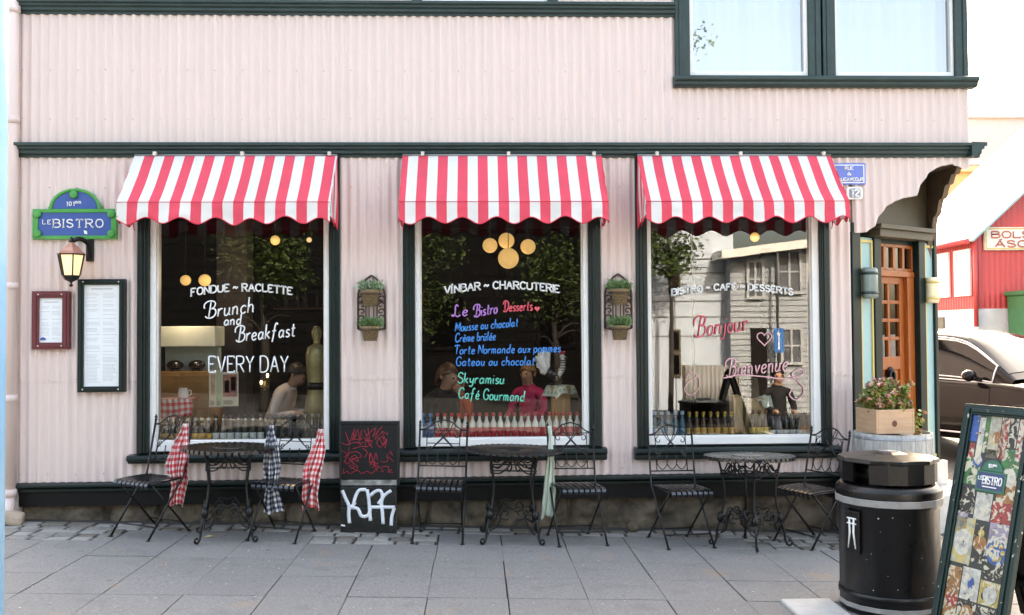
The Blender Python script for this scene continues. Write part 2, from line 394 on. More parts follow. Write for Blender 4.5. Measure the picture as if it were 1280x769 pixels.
# strip between the pair of upper windows
ux = [at(p, 50).x for p in (843, 861, 866, 1004, 1009, 1024, 1026.5, 1042, 1046, 1187, 1191, 1207)]
cl.build('cladding', M['pink'], bistro)
nl = MB()   # roofing nails in their rows
for zrow in (at(640, 470).z, at(640, 585).z, at(640, 235).z, at(640, 90).z, at(640, 150).z):
    x = XL + PITCH
    while x < (AX if zrow < 3 else XR - .1):
        ok = all(not (w['x'][0] - .02 < x < w['x'][5] + .02) for w in WIN) or zrow > 3.3
        if zrow > Zc1 and x > uw['xl'] and zrow > uw['zsb']: ok = False
        if ok: nl.ball((x - x % PITCH, cw(0) - .003, zrow + RN.uniform(-.006, .006)), .0062, 6, 4)
        x += PITCH * 3
nl.build('cladding_nail', mat('rusting nail head', (.50, .39, .36), .6, var=.3, scale=3), bistro)
# corner board on the left and the side walls, roof
sh = MB()
sh.box(XL - .055, XL - .001, -.03, .1, -.05, ZTOP)
sh.build('corner_board', M['pink'], bistro)
sh = MB()
sh.box(XL - .05, XL + .02, .1, 7, -.3, ZTOP); sh.box(XL, XR, 6.9, 7, -.3, ZTOP)
sh.grid(200, 1, lambda u, v: (XR + cw(.8 + 6.2*u), .78 + 6.2*u, -.1 + (Zc0 + .1)*v)); sh.grid(240, 1, lambda u, v: (XR + cw(7*u), 7*u, Zc1 + (ZTOP - Zc1)*v))
sh.build('side_wall', M['pink'], bistro)
MB().box(XL - .1, XR + .1, -.12, 7.1, ZTOP, ZTOP + .12).build('roof', M['roofdark'], bistro)
# cornice and belt
PC = [(.02, 0), (-.03, 0), (-.03, .02), (-.06, .03), (-.06, .055), (-.085, .066), (-.085, .085), (-.11, .092), (-.11, .118), (.02, .122)]
k = (Zc1 - Zc0) / .122
PC = [(y, z * k) for y, z in PC]
cm = MB(); mould(cm, XL - .03, XR + .09, PC, 0, Zc0)
V0 = [(XR - y, z) for y, z in PC]
cm.add([(x, -.112, Zc0 + z) for x, z in V0] + [(x, 7, Zc0 + z) for x, z in V0], [(i, (i+1) % 10, (i+1) % 10 + 10, i + 10) for i in range(10)] + [tuple(range(10)), tuple(reversed(range(10, 20)))])
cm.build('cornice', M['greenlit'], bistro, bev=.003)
k = (Zb1 - Zb0) / .122
PBt = [(y * .9, z * k / ((Zc1 - Zc0) / .122)) for y, z in PC]
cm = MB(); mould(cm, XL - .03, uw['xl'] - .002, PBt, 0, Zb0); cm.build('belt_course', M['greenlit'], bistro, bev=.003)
# drip board and plinth
PB = [(.03, -.075), (-.035, -.075), (-.035, -.05), (-.05, -.045), (-.075, -.03), (-.075, -.012), (-.02, .004), (.03, .004)]
cm = MB(); mould(cm, bbL.x - .02, AX + .02, PB, 0, bbL.z, bbR.z - bbL.z); cm.build('drip_board', M['green'], bistro, bev=.003)
cm = MB(); mould(cm, bbL.x - .01, AX + .01, [(.03, -.2), (.0, -.2), (.0, -.076), (.03, -.076)], 0, bbL.z, bbR.z - bbL.z); cm.build('shaded_fascia', M['blackmat'], bistro)  # lower fascia in flat black: shade under the drip board put into its colour
import mathutils
def nz3(x, y, z): return mathutils.noise.noise(Vector((x, y, z)))
st = MB()
x = XL - .02
while x < AX + .1:
    wd = RN.uniform(.38, .85); x1 = min(x + wd, AX + .12); zb = gz((x + x1)/2) - .12
    def bl(u, v, x=x, x1=x1, zb=zb):
        X_ = x + (x1 - x)*u; Z_ = zb + (.44 - zb)*v
        ed = min(u, 1 - u, 1) * (x1 - x); eb = min(1, ed / .05)
        return (X_ + .03*nz3(X_*3, Z_*5, 3), .13 - .07*eb**.5 - .05*nz3(X_*4, Z_*6, 1) - .022*nz3(X_*13, Z_*15, 2) - .008*nz3(X_*40, Z_*40, 2), Z_)
    st.grid(44, 26, bl)
    x = x1
st.box(XL - .02, AX + .1, .1, .2, -.3, .6)
st.build('stone_plinth', M['stone'], bistro)

# ------------------------------------------------------------ shop windows
def frame_ring(mb, xo0, xo1, zo0, zo1, xi0, xi1, zi0, zi1, y0, y1, m=0, bottom=True):
    mb.box(xo0, xi0, y0, y1, zo0, zo1, m); mb.box(xi1, xo1, y0, y1, zo0, zo1, m)
    mb.box(xi0, xi1, y0, y1, zi1, zo1, m)
    if bottom: mb.box(xi0, xi1, y0, y1, zo0, zi0, m)
windows = []
for i, w in enumerate(WIN):
    x = w['x']; f = MB()
    frame_ring(f, x[0], x[5], w['zst'], ZWT + .12, x[1], x[4], 0, ZWT, -.04, .12, bottom=False)
    for a, b, s in ((x[0], x[1], 1), (x[4], x[5], -1)):          # stepped mouldings on the trim
        f.box(a + .03, a + .05, -.052, -.038, w['zst'], ZWT + .1); f.box(a + .062 if s > 0 else a + .012, a + .074 if s > 0 else a + .024, -.05, -.038, w['zst'], ZWT + .1)
    f.box(x[1], x[4], .03, .12, w['zst'] - .02, w['zw'])
    wo = f.build('window', M['green'], bistro, bev=.004)
    s = MB(); frame_ring(s, x[1], x[4], w['zw'], ZWT, x[2], x[3], w['zg'], ZWT - .06, -.012, .09)
    frame_ring(s, x[2], x[3], w['zg'], ZWT - .06, x[2] + .012, x[3] - .012, w['zg'] + .012, ZWT - .075, .008, .09)
    s.build('sash', M['white'], wo, bev=.004)
    MB().add([(x[2], .035, w['zg']), (x[3], .035, w['zg']), (x[3], .035, ZWT - .06), (x[2], .035, ZWT - .06)], [(0, 1, 2, 3)]).build('pane', M['glass2'] if i == 2 else M['glass'], wo)
    sl = MB(); a, b = xx(w['sx'][0], 570), xx(w['sx'][1], 570)
    hh = w['zst'] - w['zsb']
    mould(sl, a, b, [(.03, 0), (-.10, -.012), (-.115, -.03), (-.115, -.05), (-.085, -.062), (-.085, -hh*.85), (-.06, -hh), (.03, -hh)], 0, w['zst'])
    sl.build('sill', M['green'], wo, bev=.004)
    windows.append(wo)
    w['o'] = wo

def wr(w, name, label, t, p0, p1, hpx, r, m, Y=.018, **kw):
    """lettering on a pane: base line from pixel p0 to pixel p1, cap height in pixels"""
    a = at(*p0, Y); b = at(*p1, Y); mb = kw.pop('mb', None) or MB()
    if 'arc' in kw: kw['arc'] /= 145.
    write(mb, t, a.x, b.x, a.z, hpx / 143., Y, r, rise=b.z - a.z, **kw)
    if name: return tag(mb.build(name, m, w['o']), label)
    return mb
dkp = mat('dark letter fill', (.03, .028, .03), .5)
OUT = [M['wpaint'], dkp]
wr(WIN[0], 'lettering', 'white outlined arched shop lettering', 'FONDUE ~ RACLETTE', (239, 370), (365, 368.5), 8.6, .0072, OUT, arc=5.5, serif=True)
wr(WIN[1], 'lettering', 'white outlined arched shop lettering', 'VÍNBAR ~ CHARCUTERIE', (556, 367.5), (699, 366), 8.6, .0072, OUT, arc=6, serif=True)
wr(WIN[2], 'lettering', 'white outlined arched shop lettering', 'BISTRO ~ CAFÉ ~ DESSERTS', (840, 369.5), (991, 369), 7.6, .0072, [M['wpaint'], mat('grey letter fill', (.35, .35, .36), .5)], arc=7, serif=True)
mb = MB()
for t, a, b, h in (('ßrunch', (259, 397.5), (317, 390), 19), ('and', (280, 407), (301, 405.5), 13), ('ßreakfast', (297, 427), (368, 420.5), 18), ('EVERY DAY', (261, 465.5), (360, 465), 19.5)):
    wr(WIN[0], None, None, t, a, b, h, .0064, None, mb=mb, slant=.1 if t != 'EVERY DAY' else 0)
tag(mb.build('handwriting', M['wpaint'], WIN[0]['o']), 'white hand painted brunch and breakfast writing')
def paint(n, c): return mat(n, c, .6, var=.06)
mb = wr(WIN[1], None, None, 'łe', (567, 396), (584, 394.5), 14, .006, None, slant=.1)
wr(WIN[1], None, None, 'ßistro', (594, 396), (621, 391.5), 14, .006, None, slant=.1, mb=mb)
tag(mb.build('handwriting', paint('purple paint', (.50, .22, .66)), WIN[1]['o']), 'purple handwriting')
mb = wr(WIN[1], None, None, '∆esserts', (630, 389.5), (665, 388), 12.5, .006, None, slant=.1)
hp = at(671.5, 386, .018)
mb.prism([(hp.x + .024*(16*sin(t)**3)/16, hp.z + .024*(13*cos(t) - 5*cos(2*t) - 2*cos(3*t) - cos(4*t))/16) for t in [2*pi*k/20 for k in range(20)]], .014, .02)
tag(mb.build('handwriting', paint('coral red paint', (.80, .10, .14)), WIN[1]['o']), 'coral red handwriting with a heart')
mb = MB()
for t, a, b in (('Mousse au chocolat', (569, 414.5), (647, 408)), ('Crème brûlée', (569, 428), (619, 425)), ('Torte Normande aux pommes', (568, 443), (700, 440)), ('Gateau au chocolat', (570, 457.5), (668, 456.5))):
    wr(WIN[1], None, None, t, a, b, 11, .0052, None, mb=mb, slant=.12)
tag(mb.build('handwriting', paint('blue paint', (.03, .26, .72)), WIN[1]['o']), 'blue handwritten dessert list')
mb = MB()
for t, a, b in (('Skyramisu', (572, 479), (630, 480)), ('Café Gourmand', (573, 498), (655, 502))):
    wr(WIN[1], None, None, t, a, b, 13, .0056, None, mb=mb, slant=.12)
tag(mb.build('handwriting', paint('mint green paint', (.10, .62, .46)), WIN[1]['o']), 'mint green handwriting')
mb = wr(WIN[2], None, None, 'ßonjour', (871, 421), (934, 413), 24, .0065, None, slant=.12)
tag(mb.build('handwriting', paint('rose red paint', (.70, .12, .17)), WIN[2]['o']), 'red handwritten greeting')
mb = wr(WIN[2], None, None, 'ßienvenue', (910, 471), (984, 463), 21, .0062, None, slant=.12)
hp = at(955.5, 423, .018)
hs = [(hp.x + .065*(16*sin(t)**3)/16, .018, hp.z + .065*(13*cos(t) - 5*cos(2*t) - 2*cos(3*t) - cos(4*t))/16) for t in [2*pi*k/24 for k in range(24)]]
mb.tube(hs, .005, 5, closed=True, flat=(1, .25, 1))
mb.tube(crom([at(*p, .018) for p in ((904, 473), (925, 469), (955, 471), (980, 474), (999, 470), (1005, 465), (998, 462), (990, 468), (996, 476), (1004, 484), (1003, 494), (994, 500), (987, 494), (990, 487))]), .0058, 5, flat=(1, .25, 1))
mb.tube(crom([at(*p, .018) for p in ((872, 470), (860, 478), (856, 488), (864, 494), (874, 484), (872, 470), (862, 466), (858, 474))]), .004, 5, flat=(1, .25, 1))
tag(mb.build('handwriting', paint('pale pink paint', (.78, .42, .46)), WIN[2]['o']), 'pink handwritten greeting with flourish and heart')

# ------------------------------------------------------------ upper windows
def upper(xo0, xi0, xg0, xg1, xi1, xo1, zs, zt):
    f = MB(); frame_ring(f, xo0, xo1, zs, zt + .1, xi0, xi1, 0, zt, -.045, .1, bottom=False)
    f.box(xo0 + .03, xo0 + .05, -.057, -.044, zs, zt + .09); f.box(xo1 - .05, xo1 - .03, -.057, -.044, zs, zt + .09)
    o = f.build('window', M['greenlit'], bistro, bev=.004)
    s = MB(); frame_ring(s, xi0, xi1, zs, zt, xg0, xg1, zs + .05, zt - .05, -.01, .08); s.build('sash', M['white'], o, bev=.004)
    MB().add([(xg0, .03, zs), (xg1, .03, zs), (xg1, .03, zt), (xg0, .03, zt)], [(0, 1, 2, 3)]).build('pane', M['coated'], o)
    r = random.Random(int(xg0*100)); a1, a2, a3 = r.uniform(0, 6), r.uniform(0, 6), r.uniform(0, 6)
    MB().grid(90, 8, lambda u, v: (xg0 - .05 + (xg1 - xg0 + .1)*u, .2 + .028*sin(u*38 + a1 + .5*sin(v*2 + a2)) + .018*sin(u*17 + a3 - v), zs + (zt - zs)*v)).build('net_curtain', M['blind'], o)
    MB().box(xg0 - .3, xg1 + .3, .9, .95, zs - .2, zt + .2).build('room_backing', M['dark'], o)
    return o
upper(ux[0], ux[1], ux[2], ux[3], ux[4], ux[5], uw['zs'], 5.5)
u2 = upper(ux[6], ux[7], ux[8], ux[9], ux[10], ux[11], uw['zs'], 5.5)
hh = uw['zs'] - uw['zsb']
sl = MB(); mould(sl, at(841, 100).x, XR + .06, [(.03, 0), (-.10, -.008), (-.115, -.02), (-.115, -.045), (-.085, -.06), (-.085, -hh*.8), (-.06, -hh), (.03, -hh)], 0, uw['zs'])
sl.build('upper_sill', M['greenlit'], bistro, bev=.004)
for a, b in UL: upper(a, a + .09, a + .11, b - .11, b - .09, b, Zb1 - .01, 5.65)

# ------------------------------------------------------------ the cut corner entrance
A2 = Vector((AX, 0)); B2 = Vector((XR, .75)); U2 = (B2 - A2).normalized(); N2 = Vector((-U2.y, U2.x)); LC = (B2 - A2).length
def ch(u, z, d): return (A2.x + U2.x*u + N2.x*d, A2.y + U2.y*u + N2.y*d, z)
def atc(px, py, d=0.):
    D = MC @ Vector(((px - 640) / FPX, (384.5 - py) / FPX, -1))
    o = Vector((CAM.x - A2.x, CAM.y - A2.y)); t = (d - o.dot(N2)) / Vector((D.x, D.y)).dot(N2)
    p = CAM + D*t
    return (Vector((p.x, p.y)) - A2).dot(U2), p.z
def cu(px, d=0., py=420): return atc(px, py, d)[0]
def cbox(mb, u0, u1, z0, z1, d0, d1, m=0):
    p = [ch(u0, z0, d0), ch(u1, z0, d0), ch(u1, z0, d1), ch(u0, z0, d1), ch(u0, z1, d0), ch(u1, z1, d0), ch(u1, z1, d1), ch(u0, z1, d1)]
    return mb.hexa(p, m)
ZST = .42
pil = MB()
zlt = atc(1120, 298)[1]
cbox(pil, 0, LC, ZST, Zc0, .25, .35, 0)                      # wall behind
for a, b in ((0, cu(1074)), (cu(1091), cu(1096, .03)), (cu(1143, .03), max(cu(1154.5), cu(1143, .03) + .06)), (cu(1169.5), LC + .02)): cbox(pil, a, b, ZST, zlt + .1, -.03, .26)
pil.build('door_surround', M['green'], bistro, bev=.006)
tp = MB(); cbox(tp, cu(1074), cu(1091), ZST + .02, zlt - .02, -.005, .25); cbox(tp, cu(1154.5), cu(1169.5), ZST + .02, zlt - .02, -.005, .25)
tp.build('side_panel', M['teal'], bistro)
gp = MB()
for a, b in ((1074, 1091), (1154.5, 1169.5)):
    u0, u1 = cu(a), cu(b)
    for c0, c1 in ((u0 + .008, u0 + .026), (u1 - .03, u1 - .012)): cbox(gp, c0, c1, ZST + .03, zlt - .04, -.02, -.004)
    cbox(gp, u0 + .026, u1 - .03, zlt - .065, zlt - .04, -.02, -.004); cbox(gp, u0 + .026, u1 - .03, ZST + .03, ZST + .055, -.02, -.004)
gp.build('gold_beading', M['gold'], bistro)
bm_ = MB()
cbox(bm_, cu(1090), LC - .12, zlt - .01, zlt + .06, -.10, .26); cbox(bm_, cu(1090) - .03, LC - .10, zlt + .06, zlt + .10, -.13, .26)
cbox(bm_, -.02, LC + .02, zlt + .1, Zc0 - .05, -.02, .25)
bm_.build('lintel_beam', M['brown'], bistro, bev=.004)
# soffit over the cut corner, sloping boards
sf = MB(); zs0 = Zc0 - .04
sf.prism([(0, 0), (1, 0), (1, 1), (0, 1)], 0, .03, 0, fn=lambda a, b, y: (AX + (XR - .03 - AX)*a, .03 + .85*b, zs0 + y))
for k in range(5):
    y = .1 + .14*k; sf.box(AX + .1 + .18*k, XR - .06, y, y + .012, zs0 - .012, zs0)
sf.box(XR - .42, XR - .36, .04, .6, zs0 - .06, zs0)
sf.build('soffit', M['brown'], bistro)
# back of the valance, and the valance along the side wall
vb = MB()
n = 60
vb.grid(n, 1, lambda u, v: (AX + .05 + (XR - .06 - AX)*u, .016, (zval(AX + .05 + (XR - .06 - AX)*u) + .004)*(1 - v) + zs0*v))
SV = [(0, 200), (.03, 206), (.06, 209), (.09, 208), (.12, 210), (.15, 216), (.18, 218), (.21, 217), (.24, 222), (.27, 229), (.3, 231), (.33, 231), (.36, 237), (.39, 246), (.42, 249), (.45, 249), (.48, 256), (.51, 266), (.54, 270), (.57, 271), (.60, 280), (.63, 293), (.66, 298), (.69, 301), (.72, 312), (.75, 326), (.78, 334), (.80, 336)]
sv = [(y, at(597 + 4.33*1210/(8.35 + y), py, y).z) for y, py in SV]
vb.grid(len(sv) - 1, 1, lambda u, v: (XR - .045, sv[round(u*(len(sv)-1))][0], sv[round(u*(len(sv)-1))][1]*(1-v) + zs0*v), sm=False)
vb.grid(len(sv) - 1, 1, lambda u, v: (XR - .045*(1-v), sv[round(u*(len(sv)-1))][0], sv[round(u*(len(sv)-1))][1]), sm=False)
vb.build('valance_backing', mat('weathered pinkish board', (.20, .14, .10), .7, var=.25, scale=8), bistro)
vb = MB()
vb.grid(len(sv) - 1, 1, lambda u, v: (XR + .001, sv[round(u*(len(sv)-1))][0], sv[round(u*(len(sv)-1))][1]*(1-v) + (Zc0 + .02)*v), sm=False)
vb.build('side_valance', M['pink'], bistro)
ch_ = ch
def chd(u, z, d): return ch_(u, z, d - .065)
def cbd(mb, u0, u1, z0, z1, d0, d1, m=0): return cbox(mb, u0, u1, z0, z1, d0 - .065, d1 - .065, m)
# door: transom and leaf
du0, du1 = cu(1096, .03), cu(1143, .03)
zt0, zt1 = atc(1115, 339, .03)[1], atc(1115, 305, .03)[1]
fr = MB(); cbd(fr, du0, du1, zt1, zlt - .002, .10, .26); fr.build('door_head', M['green'], bistro, bev=.004); fr = MB(); cbd(fr, du0, du1, zt0 - .05, zt0, .085, .2)
cbd(fr, du1 - .11, du1, ZST, zt0 - .05, .09, .2); cbd(fr, du0, du0 + .02, ZST, zt0 - .05, .09, .2)
for k in range(5):
    u = du0 + (du1 - du0)*k/4; cbd(fr, u - .018, u + .018, zt0, zt1, .1, .16)
cbd(fr, du0, du1, zt0, zt0 + .03, .1, .16); cbd(fr, du0, du1, zt1 - .03, zt1, .1, .16)
dfr = fr.build('door_frame', M['orange'], bistro, bev=.004)
MB().prism([(du0, zt0), (du1, zt0), (du1, zt1), (du0, zt1)], .125, .13, fn=lambda u, z, d: chd(u, z, d)).build('transom_pane', M['doorglass'], dfr)
dl0, dl1 = du0 + .02, du1 - .11; ztop = zt0 - .05
dr = MB(); zgb = atc(1115, 446, .05)[1]; zgt = atc(1115, 355, .05)[1]
sw = .075
cbd(dr, dl0, dl0 + sw, ZST, ztop, .13, .18); cbd(dr, dl1 - sw, dl1, ZST, ztop, .13, .18)
cbd(dr, dl0 + sw, dl1 - sw, zgt, ztop, .13, .18); cbd(dr, dl0 + sw, dl1 - sw, zgb - .12, zgb, .13, .18); cbd(dr, dl0 + sw, dl1 - sw, ZST, ZST + .2, .13, .18)
cbd(dr, dl0 + sw, dl1 - sw, ZST + .2, zgb - .12, .15, .17)
cbd(dr, dl0 + sw + .05, dl1 - sw - .05, ZST + .26, zgb - .18, .138, .15)
um = (dl0 + dl1)/2
cbd(dr, um - .018, um + .018, zgb, zgt, .135, .175)
for k in range(1, 4):
    z = zgb + (zgt - zgb)*k/4
    for a, b in ((dl0 + sw, um - .018), (um + .018, dl1 - sw)): cbd(dr, a, b, z - .016, z + .016, .135, .175)
door = tag(dr.build('door', M['orange'], bistro, bev=.005), 'varnished orange wooden door with eight small panes')
MB().prism([(dl0 + sw, zgb), (dl1 - sw, zgb), (dl1 - sw, zgt), (dl0 + sw, zgt)], .155, .158, fn=lambda u, z, d: chd(u, z, d)).build('pane', M['doorglass'], door)
kn = MB(); kz = atc(1113, 470, .06)[1]; ku = atc(1113, 470, .06)[0]
kn.prism([(ku + .055*cos(t), kz + .085*sin(t)) for t in [2*pi*k/18 for k in range(18)]], .115, .14, fn=lambda u, z, d: chd(u, z, d))
kn.tube([chd(ku + .04*cos(t), kz - .01 + .06*sin(t), .105) for t in [2*pi*k/16 for k in range(16)]], .012, 6, closed=True)
kn.build('knocker', M['black'], door)
stp = MB(); P = [ch(-.02, 0, -.12), ch(LC + .04, 0, -.12), ch(LC + .04, 0, .3), ch(-.02, 0, .3)]
stp.hexa([(p[0], p[1], -.3) for p in P] + [(p[0], p[1], ZST) for p in P])
P = [ch(.1, 0, -.45), ch(LC + .04, 0, -.45), ch(LC + .04, 0, -.121), ch(.1, 0, -.121)]
stp.hexa([(p[0], p[1], -.3) for p in P] + [(p[0], p[1], .2) for p in P])
stp.build('doorstep', M['concrete'], bistro, bev=.01)

# ------------------------------------------------------------ the room behind the windows
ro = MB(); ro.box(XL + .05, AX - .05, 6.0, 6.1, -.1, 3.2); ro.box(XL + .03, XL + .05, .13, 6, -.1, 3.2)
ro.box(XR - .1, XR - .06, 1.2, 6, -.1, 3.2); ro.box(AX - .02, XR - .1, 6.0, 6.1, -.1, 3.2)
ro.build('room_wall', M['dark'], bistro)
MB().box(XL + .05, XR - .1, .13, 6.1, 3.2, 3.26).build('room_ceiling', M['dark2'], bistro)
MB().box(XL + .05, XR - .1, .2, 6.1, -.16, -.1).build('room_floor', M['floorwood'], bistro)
for w in WIN:
    MB().box(w['x'][0] - .05, w['x'][5] + .05, .092, .62, w['zg'] - .05, w['zg'] - .012).build('display_shelf', M['white'] if w is WIN[1] else M['dark'], bistro)
# ------------------------------------------------------------ awnings
M['red'] = mat('red awning canvas', (.80, .075, .12), .8, var=.12, scale=2.2, bump=.08, bscale=200, translucent=.16)
M['canvas'] = mat('white awning canvas', (.78, .77, .745), .8, var=.07, scale=2.2, bump=.08, bscale=200, translucent=.2)
M['piping'] = mat('red awning piping', (.62, .02, .05), .6)
M['steel'] = mat('grey steel tube', (.25, .26, .27), .4, metal=.8)
M['cream'] = mat('cream bracket', (.62, .56, .50), .6)
SW = .0845
def awning(label, W, phase, ztop, loc, rz=0., seed=1):
    """W wide, centred, local -Y is outward; phase = how far the first stripe is already used up (in stripes, odd = white)"""
    t = thing('striped_awning', label, 'awning', loc, (0, 0, rz), 'striped awnings over the shop windows')
    us = [0.]; x = (1 - phase % 1) * SW
    while x < W - .004: us.append(x); x += SW
    us.append(W)
    cols_ = [int(phase + .999*(0 if i == 0 else 0) + i) % 2 for i in range(len(us) - 1)]
    SUB = 6; xs = []; cm_ = []
    for i in range(len(us) - 1):
        for j in range(SUB): xs.append(us[i] + (us[i+1] - us[i])*j/SUB); cm_.append(cols_[i])
    xs.append(W); n = len(xs) - 1
    r2 = random.Random(seed); ph = r2.uniform(0, 6)
    D = .42; H = .462
    def top(u, v):
        x = xs[round(u*n)] - W/2
        sag = .014*sin(pi*v)*(1 + .6*sin(x*9 + ph)) + .010*nz3(x*3.1 + 9*seed, v*2.2, 1)*min(1, 4*v*(1.15 - v)) + .005*nz3(x*11 + 5*seed, v*3, 4)*sin(pi*v)
        return (x, -.035 - D*v, -H*v - sag)
    c = MB(); c.grid(n, 10, top, mf=lambda i, j: cm_[i])
    for s in (-1, 1):
        def side(u, v, s=s):
            zt = -H*u; zb = -H - .13 - .022*cos(2*pi*u*D/.16) - .03*(1-u)
            return (s*W/2 + s*.012*sin(u*7 + v*3)*v, -.035 - D*u, zt + (zb - zt)*v)
        c.grid(24, 8, side, mf=lambda i, j: (i // 4) % 2)
    c.build('canopy', [M['red'], M['canvas']], t, sub=0)
    def drop(x): return .152 - .027*cos(2*pi*(x + W/2)/.278 + .9)
    def val(u, v):
        x = xs[round(u*n)] - W/2
        return (x, -.035 - D - .012*v + (.010*sin(x*21 + ph) + .010*sin(x*8 + 2*ph) + .022*nz3(x*5 + seed*7, v*2, 2))*v, -H - .004*nz3(x*2.3, seed, 0) - drop(x)*(1 + .10*nz3(x*3, seed*3, 5))*v)
    vmb = MB(); vmb.grid(n, 5, val, mf=lambda i, j: cm_[i])
    va = vmb.build('valance', [M['red'], M['canvas']], t)
    pm = MB(); pm.tube([val(i/n, 1) for i in range(0, n + 1)], .0045, 5)
    pm.tube([(xs[i] - W/2, -.036 - D, -H + .002) for i in (0, n)], .003, 5)
    for s in (-1, 1): pm.tube([(s*(W/2 + .012*sin(u*7 + 3)), -.035 - D*u, -H - .13 - .022*cos(2*pi*u*D/.16) - .03*(1-u)) for u in [k/20 for k in range(21)]], .0045, 5)
    pm.build('piping', M['piping'], va)
    fm = MB(); fm.tube([(-W/2 + .01, -.012 - D, -H - .022), (W/2 - .01, -.012 - D, -H - .022)], .009, 8)
    for s in (-1, 1): fm.tube([(s*(W/2 - .02), -.012 - D, -H - .022), (s*(W/2 - .02), .0, -H - .1)], .009, 8); fm.tube([(s*(W/2 - .02), -.012 - D, -H - .03), (s*(W/2 - .02), -.03, -.035)], .007, 8)
    fm.tube([(-W/2, -.04, -.005), (W/2, -.04, -.005)], .012, 8)
    fm.build('frame', M['steel'], t)
    for k in (-.37, .06, .49): MB().box(W*k - .014 - .05, W*k + .014 - .05, -.07, -.02, -.012, .022).build('bracket', M['cream'], t, bev=.003)
    return t
def cen(a, b, py=193): return (xx(a, py) + xx(b, py))/2
zaw = at(627, 193.5, -.075).z
WA = 1.705
awning('red and white striped awning over the left shop window, beside the green bistro sign', xx(424) - xx(172), 1.0, zaw, (cen(172, 424), -.04, zaw), seed=1)
awning('red and white striped awning over the middle shop window with the dessert list', xx(751) - xx(503.5), .4, zaw, (cen(503.5, 751), -.04, zaw), seed=2)
awning('red and white striped awning over the right shop window, beside the blue street sign', xx(1035) - xx(794.5), .5, zaw, (cen(794.5, 1034), -.04, zaw), seed=3)
awning('red and white striped awning on the side wall round the corner, mostly hidden', 1.7, .5, zaw, (XR + .02, 2.44, zaw - .02), rz=pi/2, seed=4)

# ------------------------------------------------------------ sign, lantern, menus on the wall
YS = -.045
t = thing('bistro_sign', 'green framed blue sign with rounded top reading LE BISTRO, on the wall', 'sign', (at(93, 281, YS).x, YS, at(93, 281, YS).z))
ox, oz = t.location.x, t.location.z
def SG(px, py): p = at(px, py, YS); return (p.x - ox, p.z - oz)
M['sgreen'] = mat('green sign enamel', (.045, .30, .06), .3, var=.12)
M['sblue'] = mat('blue sign enamel', (.03, .085, .30), .3, var=.12)
x0, z1 = SG(41.5, 262); x1, z0 = SG(146, 299)
def arch(inset=0):
    P = []; a0 = SG(60, 262); a1 = SG(128, 262); zt = SG(93, 237.5)[1]
    ww = (a1[0] - a0[0])/2 - inset; hh = zt - a0[1] - inset; cx = (a0[0] + a1[0])/2
    for k in range(0, 25):
        a = pi*k/24; P.append((cx + ww*cos(a)*(.9 if 1 else 1), a0[1] + (.006 if inset else 0) + hh*sin(a)))
    return P
f = MB(); f.box(x0, x1, 0, .03, z0, z1 + .004); f.prism([(SG(60, 262)[0], z1), (SG(128, 262)[0], z1), (SG(128, 259)[0], z1 + .025), (SG(60, 259)[0], z1 + .025)], .001, .03)
f.prism(arch(), .0005, .03)
f.box(x0, x1, -.012, .002, z1 - .028, z1 + .003); f.box(x0, x1, -.012, .002, z0, z0 + .03); f.box(x0, x0 + .045, -.012, .002, z0 + .03, z1 - .028); f.box(x1 - .045, x1, -.012, .002, z0 + .03, z1 - .028)
ar = arch(); f.tube([(x, -.002, z) for x, z in ar], .015, 6)
for c in ((SG(47.5, 268)), SG(140, 268), SG(47.5, 292.5), SG(140, 292.5), SG(93, 243.5)):
    f.lathe([(.001, -.026), (.026, -.026), (.034, -.018), (.034, 0)], 16, (0, 0, 0)); k = len(f.v) - 4*16
    for q in range(k, len(f.v)):
        a, b, cc = f.v[q]; f.v[q] = (c[0] + a, cc - .004, c[1] + b)
f.build('frame', M['sgreen'], t, bev=.003)
pb = MB(); pb.box(x0 + .046, x1 - .046, -.004, -.0005, z0 + .031, z1 - .029); pb.prism(arch(.022), -.004, -.0006); pb.build('panel', M['sblue'], t)
lt = MB()
write(lt, 'BISTRO', SG(69, 0)[0], SG(130.5, 0)[0], SG(0, 284.5)[1], .066, -.008, .0058, serif=True, sp=.3)
write(lt, 'LE', SG(55.5, 0)[0], SG(65.5, 0)[0], SG(0, 280.5)[1], .034, -.008, .0036, serif=True, sp=.35)
write(lt, '101', SG(85, 0)[0], SG(94.5, 0)[0], SG(0, 257.5)[1], .034, -.008, .004, serif=True, sp=.3)
write(lt, 'BIS', SG(96, 0)[0], SG(103, 0)[0], SG(0, 254.5)[1], .017, -.008, .003, serif=True, sp=.3)
lt.prism([SG(105, 288), SG(109, 289), SG(109.5, 293), SG(106, 292.5)], -.007, -.0045)
lt.build('lettering', M['white'], t)

t = thing('wall_lantern', 'lit hexagonal lantern with a copper top, hanging below the bistro sign', 'lantern', (at(89, 328, -.2).x, -.2, at(89, 328, -.2).z))
M['copper'] = mat('worn copper', (.62, .30, .22), .35, metal=.5, var=.2)
M['amber'] = mat('amber lantern glass', (1., .74, .42), .3, emit=.095)
M['bulb'] = mat('lamp bulb', (1., .80, .48), .3, emit=1.)
q = MB(); q.lathe([(.001, -.205), (.016, -.20), (.016, -.188), (.006, -.18), (.01, -.165), (.055, -.145), (.072, -.12), (.075, -.11)], 6, sm=False)
for k in range(6):
    a = 2*pi*k/6; q.bar((.072*cos(a), .072*sin(a), -.11), (.108*cos(a), .108*sin(a), .065), .010, .010)
q.lathe([(.108, .058), (.114, .062), (.114, .07), (.105, .072)], 6, sm=False)
q.lathe([(.006, .165), (.018, .17), (.018, .18), (.008, .19), (.014, .2), (.001, .215)], 8)
fr_ = q.build('cage', M['black'], t)
